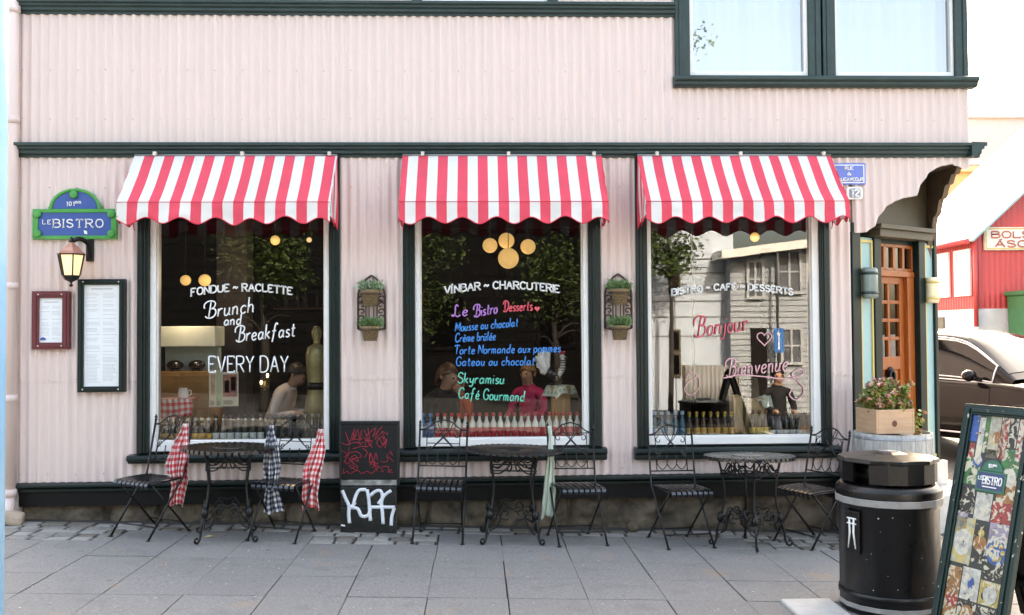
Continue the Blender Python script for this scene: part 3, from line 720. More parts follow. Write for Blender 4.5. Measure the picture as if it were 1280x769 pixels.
q = MB(); q.lathe([(.125, .068), (.09, .09), (.062, .125), (.03, .15), (.008, .17)], 6, sm=False); q.build('cap', M['copper'], t)
q = MB(); q.lathe([(.066, -.108), (.099, .06)], 6, sm=False); q.build('pane', M['amber'], t)
MB().ball((0, 0, -.02), .035, sc3=(1, 1, 1.5)).build('bulb', M['bulb'], t)
q = MB(); q.tube(crom([(.01, .01, .18), (.05, .05, .2), (.09, .12, .16), (.085, .17, .06)]), .02, 8); q.box(.055, .115, .16, .19, .02, .2); q.build('bracket', M['black'], t, bev=.004)

def menu(name, label, px, py, fm_, fw, cols_, seed):
    c = at(sum(px)/2, sum(py)/2, -.05); t = thing(name, label, 'menu board', (c.x, -.05, c.z))
    a = at(px[0], py[1], -.05) - c; b = at(px[1], py[0], -.05) - c
    f = MB(); frame_ring(f, a.x, b.x, a.z, b.z, a.x + fw, b.x - fw, a.z + fw, b.z - fw, -.02, .04)
    frame_ring(f, a.x + fw*.35, b.x - fw*.35, a.z + fw*.35, b.z - fw*.35, a.x + fw*.7, b.x - fw*.7, a.z + fw*.7, b.z - fw*.7, -.028, -.019)
    f.build('frame', fm_, t, bev=.004)
    for sx in (a.x + fw, b.x - fw):
        for sz in (a.z + fw*.5, b.z - fw*.5): MB().ball((sx, -.03, sz), .007, 8, 6).build('screw', M['cream'], t)
    MB().box(a.x + fw, b.x - fw, .0, .03, a.z + fw, b.z - fw).build('paper', mat('menu paper', (.74, .77, .79), .5, var=.03), t)
    r = random.Random(seed); ln = MB(); z = b.z - fw - .03
    W = b.x - a.x - 2*fw
    ln.box(-W*.3, W*.3, -.0015, 0, z - .008, z); z -= .045
    while z > a.z + fw + .03:
        for k in range(cols_):
            if r.random() < .9:
                x = a.x + fw + W*(.07 + k*.93/cols_); xe = x + W/cols_*r.uniform(.55, .8)
                while x < xe:
                    x2 = x + r.uniform(.006, .02); ln.box(x, min(x2, xe), -.001, 0, z, z + .0035); x = x2 + .004
        z -= .0115 if r.random() < .85 else .03
    ln.build('print', mat('menu print', (.42, .42, .43), .6), t)
    if cols_ == 2 and fw > .05 and name == 'menu_frame' and 'maroon' in label:
        p = MB(); p.prism([(a.x + fw + .03 + .025*cos(k), a.z + fw + .02 + .025*abs(sin(k))) for k in [pi*j/8 for j in range(9)]], -.002, -.0005); p.build('printed_mark', M['sblue'], t)
menu('menu_frame', 'small maroon framed menu on the wall below the lantern', (40.5, 87.5), (364, 437), mat('maroon frame', (.13, .018, .025), .3, var=.15), .058, 2, 3)
menu('menu_frame', 'tall dark green framed menu on the wall left of the windows', (97.5, 157), (349, 490.5), M['green'], .048, 2, 4)

# blue street plate and house number
p = at(1061.5, 217.5, -.03); t = thing('street_sign', 'blue enamel street name plate with white border, beside the right awning', 'street sign', (p.x, -.03, p.z))
a = at(1041, 231, -.03) - p; b = at(1082, 204, -.03) - p
q = MB(); q.box(a.x, b.x, 0, .012, a.z, b.z); q.build('plate', mat('street plate blue', (.10, .17, .55), .3), t, bev=.004)
q = MB(); frame_ring(q, a.x + .014, b.x - .014, a.z + .014, b.z - .014, a.x + .022, b.x - .022, a.z + .022, b.z - .022, -.003, 0); q.build('border', M['white'], t)
q = MB(); W = b.x - a.x
write(q, 'RUE', -.038, .034, .036, .028, -.004, .0042, serif=True, sp=.25); write(q, 'de', -.016, .014, -.012, .03, -.004, .0038); write(q, 'LAUGAVEGUR', -W/2 + .027, W/2 - .027, -.062, .028, -.004, .0042, serif=True, sp=.2)
q.build('lettering', M['white'], t)
p = at(1068.5, 241.5, -.03); t = thing('house_number', 'small grey and white plate with the number 12 under the street sign', 'number plate', (p.x, -.03, p.z))
q = MB(); q.prism([(-.07, -.04), (-.055, -.055), (.055, -.055), (.07, -.04), (.07, .04), (.055, .055), (-.055, .055), (-.07, .04)], 0, .01); q.build('plate', M['white'], t)
q = MB(); q.prism([(-.05, -.03), (-.035, -.042), (.035, -.042), (.05, -.03), (.05, .03), (.035, .042), (-.035, .042), (-.05, .03)], -.003, 0); q.build('field', mat('number plate grey', (.25, .29, .33), .4), t)
q = MB(); write(q, '12', -.035, .036, -.03, .06, -.005, .009, serif=True, sp=.2); q.build('lettering', M['white'], t)
# sconces at the door
def sconce(px, py, w, h, label, lit):
    u, z = atc(px, py, -.06); P = ch(u, z, -.03)
    t = thing('wall_sconce', label, 'wall lamp', P, (0, 0, math.atan2(U2.y, U2.x)))
    q = MB(); q.lathe([(.001, -h/2), (w*.44, -h/2), (w*.5, -h/2 + .02), (w*.5, h/2 - .02), (w*.44, h/2), (.001, h/2)], 20, sy=.7, c=(0, -.03, 0)); q.build('body', lit, t)
    q = MB()
    for z_ in (-h*.32, h*.32): q.lathe([(w*.5 + .001, z_ - .012), (w*.53, z_ - .012), (w*.53, z_ + .012), (w*.5 + .001, z_ + .012)], 20, sy=.7, c=(0, -.03, 0))
    q.box(-w*.3, w*.3, .03, .06, -h*.3, h*.3); q.build('band', M['greenlit'] if 'grey' in label else M['gold'], t)
sconce(1087.5, 354, .17, .27, 'grey green drum shaped wall lamp left of the orange door', mat('grey green lamp glass', (.17, .22, .20), .3))
sconce(1165.5, 363, .15, .24, 'cream drum shaped wall lamp right of the orange door', mat('cream lamp glass', (.78, .68, .46), .3))

# ------------------------------------------------------------ iron wall planters
M['rust'] = mat('rusty brown iron', (.06, .035, .028), .6, var=.35, scale=20)
M['wicker'] = mat('wicker basket', (.10, .06, .03), .8, col2=(.40, .29, .16), var=0, scale=55, stretch=(1, 1, 2.5), bump=.8, bscale=70)
LEAF = [mat('leaf green', (.08, .16, .045), .5, var=.35, scale=9), mat('pale leaf', (.17, .27, .11), .5, var=.3, scale=9), mat('silvery leaf', (.40, .50, .38), .5, var=.2)]
def wall_planter(px, pyt, pyb, label, seed):
    global RN
    c = at(px, pyb, -.03); t = thing('wall_planter', label, 'planter', (c.x, -.035, c.z))
    k = 1/143.; W = 33*k/2; H = (pyb - pyt)*k; q = MB(); r = .0095
    P = [(-W, 0, 0), (-W, 0, H*.60)] + [(-W + 2*W*(1 - cos(pi/3*j/8)), 0, H*.60 + H*.40*sin(pi/3*j/8)/sin(pi/3)) for j in range(1, 9)]
    q.tube(P, r, 6); q.tube([(-x, y, z) for x, y, z in P], r, 6); q.tube([(-W, 0, 0), (W, 0, 0)], r, 6); q.tube([(-W, 0, H*.52), (W, 0, H*.52)], .005, 6)
    for s in (-1, 1):
        for z in (.02, .14, .26, .38, .50, .62): q.tube([(s*x, 0, z_) for x, z_ in spiral((W - .034, H*z + .03), .031, .008, -.2, 5.6, 16)], .0062, 6)
        q.tube([(s*.045, 0, H*.02), (s*.05, 0, H*.75)], .006, 6)
        q.tube([(s*.02, 0, H*.05), (s*.02, 0, H*.5)], .005, 5)
    q.build('iron_frame', M['rust'], t)
    RN = random.Random(seed)
    for zb, rr, h, lm in ((H*.43, .080, .135, 1 if seed == 2 else 2), (-.10, .076, .125, 1)):
        b = MB(); cy = -.085
        b.lathe([(.001, zb), (rr*.72, zb), (rr*.95, zb + h*.8), (rr*1.05, zb + h*.82), (rr*1.06, zb + h), (rr*.9, zb + h), (.001, zb + h - .01)], 18, (0, cy, 0)); b.build('basket', M['wicker'], t)
        rg = MB(); rg.tube([(rr*1.1*cos(a), cy + rr*1.1*sin(a), zb + h*.72) for a in [2*pi*j/20 for j in range(20)]], .005, 5, closed=True); rg.tube([(0, cy + rr, zb + h*.72), (0, 0, zb + h*.72)], .005, 5); rg.build('ring_holder', M['rust'], t)
        l = MB()
        for j in range(620):
            a = RN.uniform(0, 2*pi); rho = rr*RN.random()**.5; d = Vector((cos(a)*RN.uniform(.0, .8), sin(a)*RN.uniform(.0, .8), RN.uniform(.3, 1.3)))
            p = Vector((rho*cos(a), cy + rho*sin(a), zb + h)) + d*RN.uniform(.0, .055)
            l.leaf(p, d + Vector((0, 0, RN.uniform(-.7, .2))), RN.uniform(.02, .036), RN.choice((0, 1, lm, lm)))
        l.build('foliage', LEAF, t)
wall_planter(464.5, 346, 411.5, 'arched iron wall planter with two baskets of silvery plants, between left and middle windows', 1)
wall_planter(773, 343.5, 410.5, 'arched iron wall planter with two baskets of bright green plants, between middle and right windows', 2)

# ------------------------------------------------------------ bistro chairs and tables
M['slat'] = mat('black painted slats', (.005, .006, .008), .22, var=.3, scale=14, spec=1.)
def bpt(x, z, o=0.): return (x, .15 + .20*(z - .45) + o, z)
def make_chair(label, loc, rot):
    t = thing('folding_chair', label, 'chair', loc, rot, 'black iron chairs at the cafe tables')
    w = .195
    for s in (-1, 1):
        q = MB(); q.tube([(s*w, -.21, .0), (s*w, .10, .40), bpt(s*w, .45), bpt(s*w, .88)], .0085, 8); q.lathe([(.018, 0), (.018, .006), (.009, .012)], 8, (s*w, -.21, .0)); q.build('leg', M['black'], t)
        q = MB(); q.tube([(s*(w - .022), .25, 0), (s*(w - .022), -.17, .435)], .008, 8); q.lathe([(.016, 0), (.016, .006), (.008, .012)], 8, (s*(w - .022), .25, 0)); q.build('leg', M['black'], t)
    q = MB(); q.tube([(-w, -.135, .097), (w, -.135, .097)], .006, 6); q.build('stretcher', M['black'], t); q = MB(); q.tube([(-w + .022, .165, .088), (w - .022, .165, .088)], .006, 6); q.build('stretcher', M['black'], t)
    q = MB(); q.tube([(-w, -.17, .432), (w, -.17, .432)], .007, 6); q.tube([(-w, .135, .44), (w, .135, .44)], .007, 6)
    for s in (-1, 1): q.tube([(s*(w - .012), -.19, .432), (s*(w - .012), .15, .441)], .007, 6)
    q.build('seat_frame', M['black'], t)
    q = MB(); n = 8
    for k in range(n):
        x = -w + .012 + (2*w - .024)*(k + .5)/n; hw = .0158
        pr = [(.155, .447), (.06, .452), (-.08, .452), (-.17, .450), (-.205, .440), (-.214, .422), (-.205, .405)]
        V = []
        for y, z in pr: V += [(x - hw, y, z), (x + hw, y, z), (x + hw, y + .002, z - .004), (x - hw, y + .002, z - .004)]
        F = []
        for i in range(len(pr) - 1):
            for j in range(4): F.append((i*4 + j, i*4 + (j+1) % 4, i*4 + 4 + (j+1) % 4, i*4 + 4 + j))
        F += [(3, 2, 1, 0), tuple(len(V) - 4 + j for j in range(4))]
        q.add(V, F)
    q.build('seat', M['slat'], t)
    b = MB()
    for s in (-1, 1):
        b.lathe([(.012, 0), (.014, .006), (.006, .012), (.013, .024), (.004, .044), (.001, .05)], 8, bpt(s*w, .875))
        b.tube([bpt(s*.135, .555), bpt(s*.135, .845)], .0045, 5)
        b.tube(crom([bpt(s*w, .845), bpt(s*.15, .85), bpt(s*.11, .872), bpt(s*.07, .905), bpt(0, .925)], 5), .006, 6)
        b.tube([bpt(x, z) for x, z in spiral((s*.105, .80), .03, .007, pi/2 if s > 0 else pi/2, pi/2 - s*5.2, 16)], .004, 5)
        b.tube(crom([bpt(s*.135, .69), bpt(s*.09, .70), bpt(s*.02, .76), bpt(-s*.05, .84), bpt(-s*.075, .895)], 5), .004, 5)
        b.tube(crom([bpt(s*.05, .925 - .02), bpt(s*.04, .87), bpt(s*.005, .80), bpt(-s*.06, .73), bpt(-s*.135, .65)], 5), .004, 5)
        b.tube([bpt(x, z) for x, z in spiral((s*.10, .695), .026, .006, -pi/2, -pi/2 + s*5, 16)], .004, 5)
    b.tube([bpt(-w, .555), bpt(w, .555)], .006, 6); b.tube([bpt(-w, .84), bpt(w, .84)], .004, 5)
    b.tube([bpt(-.135, .735), bpt(.135, .735)], .004, 5)
    for x in (-.085, 0, .085): b.tube(crom([bpt(x - .04, .68), bpt(x - .042, .61), bpt(x, .567), bpt(x + .042, .61), bpt(x + .04, .68)], 5), .004, 5)
    b.build('backrest', M['black'], t)
    return t
TILT = math.atan(.027)
def on_ground(px, py, Yg):
    p = at(px, py, Yg); return Vector((p.x, Yg, gz(p.x, Yg)))
# px of the seat centre, depth, turn (positive = turned to face left)
CH = [(187, -.52, 27, 'black iron chair left of the left table, red checked cloth on its backrest'),
      (353, -.56, 13, 'black iron chair right of the left table, navy and red checked cloths hanging from it'),
      (549, -.54, 2, 'black iron chair beside the graffiti board, left of the middle table, no cloth'),
      (720, -.56, -10, 'black iron chair right of the middle table, pale green cloth on its backrest'),
      (850, -.60, -13, 'black iron chair left of the right table, facing the street'),
      (1012, -.52, 60, 'black iron chair partly hidden behind the black litter bin')]
chairs = []
for i, (px, Y, a, lab) in enumerate(CH):
    g = on_ground(px, 640, Y); rot = (0, TILT, rad(-a))
    if i == 0: c0 = make_chair(lab, g, rot); chairs.append(c0)
    else: chairs.append(dup(c0, g, rot, lab))

def table_top(ornate):
    q = MB(); R_ = .355; zt = .715; n = 44
    if not ornate:
        for k in range(n):
            a0 = 2*pi*k/n; hw0, hw1 = .0068, .0172
            d = Vector((cos(a0), sin(a0), 0)); p = Vector((-d.y, d.x, 0)); up = Vector((0, 0, 1))
            P = [d*.12 - p*hw0, d*(R_ - .012) - p*hw1, d*(R_ - .012) + p*hw1, d*.12 + p*hw0]
            q.hexa([v + up*(zt - .004) for v in P] + [v + up*zt for v in P])
            P = [d*(R_ - .012) - p*hw1, d*(R_ + .004) - p*hw1*.9, d*(R_ + .004) + p*hw1*.9, d*(R_ - .012) + p*hw1]
            q.hexa([v + up*(zt - .028) for v in P] + [v + up*(zt - .0005) for v in P])
        q.lathe([(.125, zt - .005), (.125, zt + .001), (.001, zt + .001)], 32); q.lathe([(R_ - .02, zt - .012), (R_ - .008, zt - .012), (R_ - .008, zt - .004), (R_ - .02, zt - .004)], 44)
        q.lathe([(.125, zt - .006), (.14, zt - .006), (.14, zt + .002), (.125, zt + .002)], 32)
    else:
        for k in range(n):
            a0 = 2*pi*k/n; a1 = a0 + pi/n
            q.tube([(.06*cos(a0), .06*sin(a0), zt), (.19*cos(a1), .19*sin(a1), zt), (.34*cos(a0), .34*sin(a0), zt)], [.004, .012, .016], 6, flat=(1, 1, .3))
            q.tube([(.06*cos(a0), .06*sin(a0), zt), (.19*cos(a0 - pi/n), .19*sin(a0 - pi/n), zt), (.34*cos(a0), .34*sin(a0), zt)], [.004, .012, .016], 6, flat=(1, 1, .3))
            q.ball((R_*cos(a0), R_*sin(a0), zt - .006), .024, 8, 6, sc3=(1, 1, .5))
        for r in (.06, .13, .19, .25, .31, .345): q.tube([(r*cos(2*pi*j/44), r*sin(2*pi*j/44), zt) for j in range(44)], .009, 6, closed=True, flat=(1, 1, .4))
    return q
def make_table(label, loc, rot, ornate=False, rug=.23):
    t = thing('cafe_table', label, 'table', loc, rot, 'round iron cafe tables on the pavement')
    table_top(ornate).build('tabletop', M['slat'] if not ornate else M['black'], t)
    for k in range(4):
        a = pi/4 + k*pi/2; d = (cos(a), sin(a)); q = MB()
        pr = crom([(.25, .70, 0), (.225, .60, 0), (.20, .42, 0), (.225, .25, 0), (.262, .13, 0), (.27, .05, 0), (.285, .02, 0)], 6)
        pr = [(p.x, p.y) for p in pr] + [(x, z) for x, z in spiral((.305, .033), .028, .008, pi*1.15, pi*1.15 + 5.6, 16)]
        q.tube([(r*d[0], r*d[1], z) for r, z in pr], [.0095]*(len(pr) - 12) + [.0095 - .0003*j for j in range(12)], 7)
        q.lathe([(.01, -.04), (.026, -.015), (.026, .015), (.01, .05)], 8, (.235*d[0], .235*d[1], .22))
        q.build('leg', M['black'], t)
    for k in range(4):
        a = k*pi/2; q = MB(); c, s_ = cos(a), sin(a); D_ = .165
        def W(x, z, o=0.): return (x*c - (-D_ - o)*s_, x*s_ + (-D_ - o)*c, z)
        for s in (-1, 1):
            q.tube([W(s*x, z) for x, z in spiral((.055, .235), .052, .010, -2.2, 4.3, 22)], .0065, 6)
            q.tube([W(s*x, z) for x, z in spiral((.125, .20), .036, .008, 2.6, -3.4, 18)], .006, 6)
            q.tube([W(s*p.x, p.y) for p in crom([(.165, .10, 0), (.12, .13, 0), (.095, .19, 0), (.06, .285, 0), (0, .27, 0)], 5)], .0065, 6)
            q.tube([W(s*p.x, p.y - .01) for p in crom([(.16, .62, 0), (.11, .60, 0), (.06, .655, 0), (.015, .62, 0), (.03, .575, 0), (.05, .60, 0)], 5)], .0065, 6)
            q.tube([W(s*p.x, p.y - .01) for p in crom([(.16, .56, 0), (.10, .56, 0), (.05, .60, 0), (.01, .655, 0)], 5)], .006, 6)
        q.tube([W(-.165, .57), W(.165, .57)], .006, 6)
        q.build('scrollwork', M['black'], t)
    q = MB(); q.tube([(.245*cos(2*pi*j/32), .245*sin(2*pi*j/32), .695) for j in range(32)], .008, 6, closed=True); q.build('top_ring', M['black'], t)
    return t
g = on_ground(283, 640, -.62); t1 = make_table('round iron table with a slatted sunburst top in front of the left window', g, (0, TILT, rad(14)))
g = on_ground(639, 640, -.52); t2 = make_table('round iron table with an ornate lacy top in front of the middle window', g, (0, TILT, 0), True)
t2.scale = (1.08, 1.08, 1)
g = on_ground(938, 640, -.66); t3 = dup(t1, g, (rad(-1.5), TILT, rad(38)), 'round iron table with a slatted sunburst top in front of the right window')

# ------------------------------------------------------------ cloths over the backrests
def cloth(name, label, pts, wid, mats, cell, seed, gather=.25):
    """a napkin hung from its top: pts = pixels (px, py) down its middle; cell = check size"""
    r = random.Random(seed); n = len(pts); ph = r.uniform(0, 6)
    P = crom([Vector(at(a, b, Y)) for a, b, Y in pts], 6)
    L = [0.]
    for a, b in zip(P, P[1:]): L.append(L[-1] + (b - a).length)
    tot = L[-1]; full = max(wid)*2.6
    nu = int(full/cell*2); nv = int(tot/cell*2)
    def fn(u, v):
        s = v*tot; i = max(k for k in range(len(L)) if L[k] <= s + 1e-9); i = min(i, len(P) - 2)
        f = (s - L[i])/max(1e-9, L[i+1] - L[i]); p = P[i].lerp(P[i+1], f)
        wv = v*(len(wid) - 1); j = min(int(wv), len(wid) - 2); w = wid[j] + (wid[j+1] - wid[j])*(wv - j)
        a = (u - .5)*2
        fold = .5 + .5*v
        return Vector((p.x + a*w/2 + .006*sin(a*9 + ph + v*4) + .014*nz3(v*5, ph, a), p.y + .026*fold*sin(a*7.5 + ph + 2*v) + .012*sin(a*15 + 2*ph) + .018*nz3(a*2.2 + ph, v*4, 3), p.z + .012*sin(a*3 + ph)*v - .02*abs(a)*(v - .5)))
    q = MB()
    def mf(i, j):
        A, B = (i // 2) % 2, (j // 2) % 2
        return A + B
    q.grid(nu, nv, fn, mf=mf)
    o = q.build(name, mats, None, solid=.0025)
    return tag(o, label, 'napkin', 'checked napkins on the cafe chairs')
red3 = [mat('cloth white', (.80, .78, .76), .9), mat('cloth mid red', (.70, .22, .22), .9), mat('cloth red', (.60, .02, .035), .9)]
navy3 = [red3[0], mat('cloth mid navy', (.22, .24, .30), .9), mat('cloth navy', (.02, .025, .05), .9)]
grn = mat('pale green cloth', (.66, .74, .63), .9, var=.08); grn3 = [mat('pale cloth', (.70, .76, .66), .9), grn, mat('mid green cloth', (.30, .46, .30), .9)]
Yc = -.50
cloth('napkin', 'red and white checked cloth hanging behind the left table on the first chair', [(232, 531, -.44), (227, 556, -.45), (222, 583, -.46), (223, 605, -.46), (219, 631, -.46)], [.02, .13, .19, .13, .12], red3, .024, 1)
cloth('napkin', 'navy and white checked cloth hanging from the chair right of the left table', [(340, 533, -.47), (339, 560, -.47), (341, 585, -.47), (340, 610, -.47), (342, 640, -.47)], [.02, .10, .13, .10, .17], navy3, .022, 2)
cloth('napkin', 'red and white checked cloth on the chair nearest the graffiti board', [(401, 538, -.46), (398, 560, -.48), (389, 590, -.49), (387, 612, -.49), (388, 635, -.49)], [.02, .12, .16, .13, .13], red3, .024, 3)
o = cloth('napkin', 'plain pale green cloth hanging beside the middle table', [(687, 534, -.45), (688, 566, -.46), (686, 600, -.47), (684, 646, -.47)], [.012, .05, .09, .10], [grn, grn, grn], .03, 4)

# ------------------------------------------------------------ graffiti board against the wall
base = at(460, 668, -.34); t = thing('graffiti_board', 'black hinged pavement board with red scribbles above and white graffiti below', 'board', (base.x, -.34, gz(base.x)))
ox, oz = base.x, gz(base.x)
def lean(z): return -.34 + .16*z/.95
def GB(px, py, d=0.):
    z = .5
    for _ in range(3): p = at(px, py, lean(z)); z = p.z - oz
    return (p.x - ox, lean(z) + .34 + d, z)
def slab(a, b, th, m, name, mats, par, bev=.004):
    P = [GB(a[0], b[1]), GB(b[0], b[1]), GB(b[0], a[1]), GB(a[0], a[1])]
    q = MB(); q.hexa([P[0], P[1], tuple(Vector(P[1]) + Vector((0, th, 0))), tuple(Vector(P[0]) + Vector((0, th, 0))), P[3], P[2], tuple(Vector(P[2]) + Vector((0, th, 0))), tuple(Vector(P[3]) + Vector((0, th, 0)))], m)
    return q.build(name, mats, par, bev=bev)
up = slab((425, 529), (498, 599), .03, 0, 'upper_panel', M['blackmat'], t)
fr_ = MB()
for a, b in (((424, 526.5), (499.5, 530)), ((424, 530), (426.5, 607)), ((496.5, 530), (499.5, 607))):
    P = [GB(a[0], b[1], -.008), GB(b[0], b[1], -.008), GB(b[0], a[1], -.008), GB(a[0], a[1], -.008)]
    fr_.hexa([P[0], P[1], tuple(Vector(P[1]) + Vector((0, .045, 0))), tuple(Vector(P[0]) + Vector((0, .045, 0))), P[3], P[2], tuple(Vector(P[2]) + Vector((0, .045, 0))), tuple(Vector(P[3]) + Vector((0, .045, 0)))])
fr_.build('rim', M['black'], t, bev=.003)
slab((426, 600), (496, 607), .012, 0, 'middle_rail', mat('scuffed grey rail', (.05, .05, .045), .7, col2=(.38, .37, .33), var=0, scale=18), t)
lp = mat('worn glossy black panel', (.004, .0045, .0055), .25, col2=(.02, .022, .026), var=0, scale=4)
l1 = slab((425.5, 608.5), (496, 633), .03, 0, 'lower_panel', lp, t); l2 = slab((425.5, 634), (496, 667.5), .03, 0, 'lower_panel', lp, t)
MB().bar((-.2, .2, 0), (-.2, .18, .8), .03, .02).bar((.2, .2, 0), (.2, .18, .8), .03, .02).build('back_leg', M['black'], t)
q = MB(); r = random.Random(5)
scr = [[(432,540),(437,553),(441,541)],[(437,553),(436,557)],[(443,536),(441,551),(447,537),(450,550),(452,538)],[(446,543),(443,549),(449,549)],[(455,537),(462,551),(460,535)],[(457,545),(470,535),(466,546),(478,533)],[(427,553),(433,556),(445,553),(452,556)],[(456,551),(466,551)],[(474,548),(480,556),(484,549),(476,559),(471,553),(477,546),(483,551),(481,560)],
[(430,572),(438,566),(447,565),(452,571),(443,573),(434,580),(431,575)],[(441,561),(452,558),(459,559)],[(440,573),(448,577),(444,569),(436,575),(447,572)],[(462,567),(462,576),(463,566),(467,576),(470,566),(472,576)],[(464,582),(463,580),(467,576),(468,582),(465,585)],[(476,577),(484,577),(485,571),(492,577)],[(477,584),(485,583),(486,588)],[(430,585),(429,592),(434,589),(437,592),(447,588),(452,592),(459,589),(464,592),(469,588)],[(453,560),(459,565),(456,572)],[(435,569),(430,578)]]
for s in scr: q.tube(crom([GB(a, b, -.004) for a, b in s], 4), .0019, 5, flat=(1, .4, 1))
for k in range(14):
    a, b = r.uniform(430, 490), r.uniform(536, 592); q.tube(crom([GB(a + r.uniform(-7, 7), b + r.uniform(-6, 6), -.0035) for _ in range(4)], 4), .0014, 5, flat=(1, .4, 1))
q.build('red_scribble', mat('red chalk', (.55, .03, .06), .8), up)
q = MB(); wg = mat('white spray paint', (.75, .78, .82), .7)
gra = [[(428,613),(432,623),(436,632),(436,644),(437,654)],[(458,612),(449,613),(444,622),(442,630)],[(436,634),(447,636),(452,645),(460,644),(463,636)],[(459,612),(461,624),(462,636),(463,651)],[(462,620),(470,614),(476,614),(478,622),(473,630)],[(489,613),(480,620),(477,628),(478,640),(479,655)],[(463,634),(475,634),(494,634)],[(493,635),(490,645),(489,657)],[(444,628),(441,632),(438,633)],[(429,656),(428.5,658)]]
for s in gra:
    q.tube(crom([GB(a, b, -.005) for a, b in s], 5), [.0155 if len(s) > 2 else .02]*(len(crom([Vector((0,0,0))]*len(s), 5)) if False else len(crom([GB(a, b) for a, b in s], 5))), 6, flat=(1, .25, 1))
q.build('white_graffiti', wg, l1)
# ------------------------------------------------------------ bottles in the windows
def bottle_proto(name, label, group, body, lab, cap, lz=(.05, .10), neck=None, H=.215, r=.0275):
    t = thing(name, label, 'bottle', (0, 0, -5), (0, 0, 0), group)
    k = H/.215
    q = MB(); q.lathe([(.001, 0), (r*.9, 0), (r, .006), (r, .118*k), (r*.93, .13*k), (r*.62, .148*k), (r*.44, .162*k), (r*.42, .196*k), (r*.48, .197*k), (r*.48, .203*k)], 14); q.build('glass_body', body, t)
    if lab: MB().lathe([(r + .0004, lz[0]*k), (r + .001, lz[0]*k + .001), (r + .001, lz[1]*k), (r + .0004, lz[1]*k + .001)], 14).build('paper_label', lab, t)
    if neck: MB().lathe([(r*.44, .165*k), (r*.44, .185*k)], 12).build('neck_label', neck, t)
    MB().lathe([(r*.56, .186*k), (r*.60, .19*k), (r*.60, .208*k), (r*.46, .215*k), (.001, .2155*k)], 12).build('cap', cap, t)
    return t
B = lambda n, c, r=.12: mat(n, c, r, var=.08, spec=.7, objrand=.15)
bw, bred, bcap = B('white bottle', (.82, .83, .76)), mat('red bottle label', (.55, .03, .045), .5, var=.4, scale=60), mat('pink red cap', (.62, .06, .07), .4)
bblue, bbl2 = B('blue bottle', (.03, .16, .42)), mat('pale blue label', (.35, .55, .75), .5)
bbrn, bor = B('brown bottle', (.05, .022, .010)), mat('orange label', (.72, .42, .10), .5, var=.3, scale=50)
bclr, bwh = B('dark clear bottle', (.05, .055, .05)), mat('white label', (.72, .78, .76), .5, var=.15, scale=60)
bdk = B('dark green bottle', (.012, .022, .016)); byel = mat('yellow label', (.70, .60, .12), .5, var=.25, scale=50)
bteal = B('teal blue bottle', (.02, .14, .22))
protos = dict(
 r=bottle_proto('soda_bottle', 'white bottle with a red label and pinkish cap in the row in the middle window', 'white and red bottles in the middle window', bw, bred, bcap, (.010, .092), H=.222),
 R=bottle_proto('soda_bottle', 'white bottle with a tall bright red neck, the only one in its row', None, bw, bred, mat('bright red cap', (.72, .03, .03), .4), (.008, .075), neck=mat('red neck', (.72, .03, .03), .4), H=.222),
 b=bottle_proto('soda_bottle', 'blue topped bottle at the left end of the row in the middle window', 'blue bottles in the middle window', bblue, bbl2, mat('blue cap', (.05, .25, .6), .4), (.085, .105), H=.222),
 o=bottle_proto('soda_bottle', 'clear bottle with a round orange label in the left window', 'orange labelled bottles in the left window', bclr, bor, mat('pale cap', (.5, .48, .42), .4), (.02, .07), H=.2),
 w=bottle_proto('soda_bottle', 'dark bottle with white body and neck labels in the left window', 'white labelled bottles in the left window', bclr, bwh, mat('dark cap', (.05, .05, .05), .4), (.015, .065), neck=bwh, H=.225),
 k=bottle_proto('soda_bottle', 'dark unlabelled bottle at the right end of the left window', 'dark bottles in the left window', bclr, None, mat('grey cap', (.25, .25, .25), .3, metal=.5), H=.225),
 t=bottle_proto('soda_bottle', 'teal blue bottle at the left end of the right window', 'teal bottles in the right window', bteal, mat('teal label', (.10, .36, .55), .4, var=.3, scale=60), bbl2, (.02, .07), H=.222),
 B=bottle_proto('beer_bottle', 'brown beer bottle with an orange label left of the wooden stand', 'brown bottles left of the wooden stand', bbrn, bor, mat('gold cap', (.5, .35, .1), .35, metal=.5), (.02, .075), neck=byel, H=.215),
 y=bottle_proto('beer_bottle', 'dark beer bottle with a yellow label right of the wooden stand', 'yellow labelled bottles right of the wooden stand', bbrn, byel, mat('brown cap', (.2, .08, .04), .35), (.02, .07), H=.225),
 d=bottle_proto('beer_bottle', 'dark green bottle with a slanting white label at the right end of the right window', 'dark green bottles in the right window', bdk, bwh, mat('black cap', (.02, .02, .02), .35), (.015, .05), H=.21))
used = set()
def place_bottle(k, px, w, Y=.17):
    p = at(px, w['gb'][0] - 4, Y); loc = (p.x, Y + RN.uniform(-.006, .006), w['zg'] - .0115)
    if k in used: dup(protos[k], loc, (0, 0, RN.uniform(0, 6)))
    else: used.add(k); protos[k].location = loc
for i, px in enumerate([529.7 + 8.72*j for j in range(24)]): place_bottle('b' if i < 2 else 'R' if i == 5 else 'r', px, WIN[1])
for i, px in enumerate((199.5, 208.5, 217, 226, 235, 244, 252, 261)): place_bottle('o', px, WIN[0])
for i in range(7): place_bottle('w', 270 + 9.25*i, WIN[0])
for i in range(8): place_bottle('k', 335 + 9.2*i, WIN[0])
for px in (818.5, 827, 835.5, 844.3, 853.3): place_bottle('t', px, WIN[2])
for px in (862, 871, 879.5, 888.5, 897, 906, 914.5): place_bottle('B', px, WIN[2])
for px in (940.7, 949.3, 957.5): place_bottle('y', px, WIN[2])
for px in (966, 974.5, 983, 990.5, 998, 1005.5, 1012): place_bottle('d', px, WIN[2])

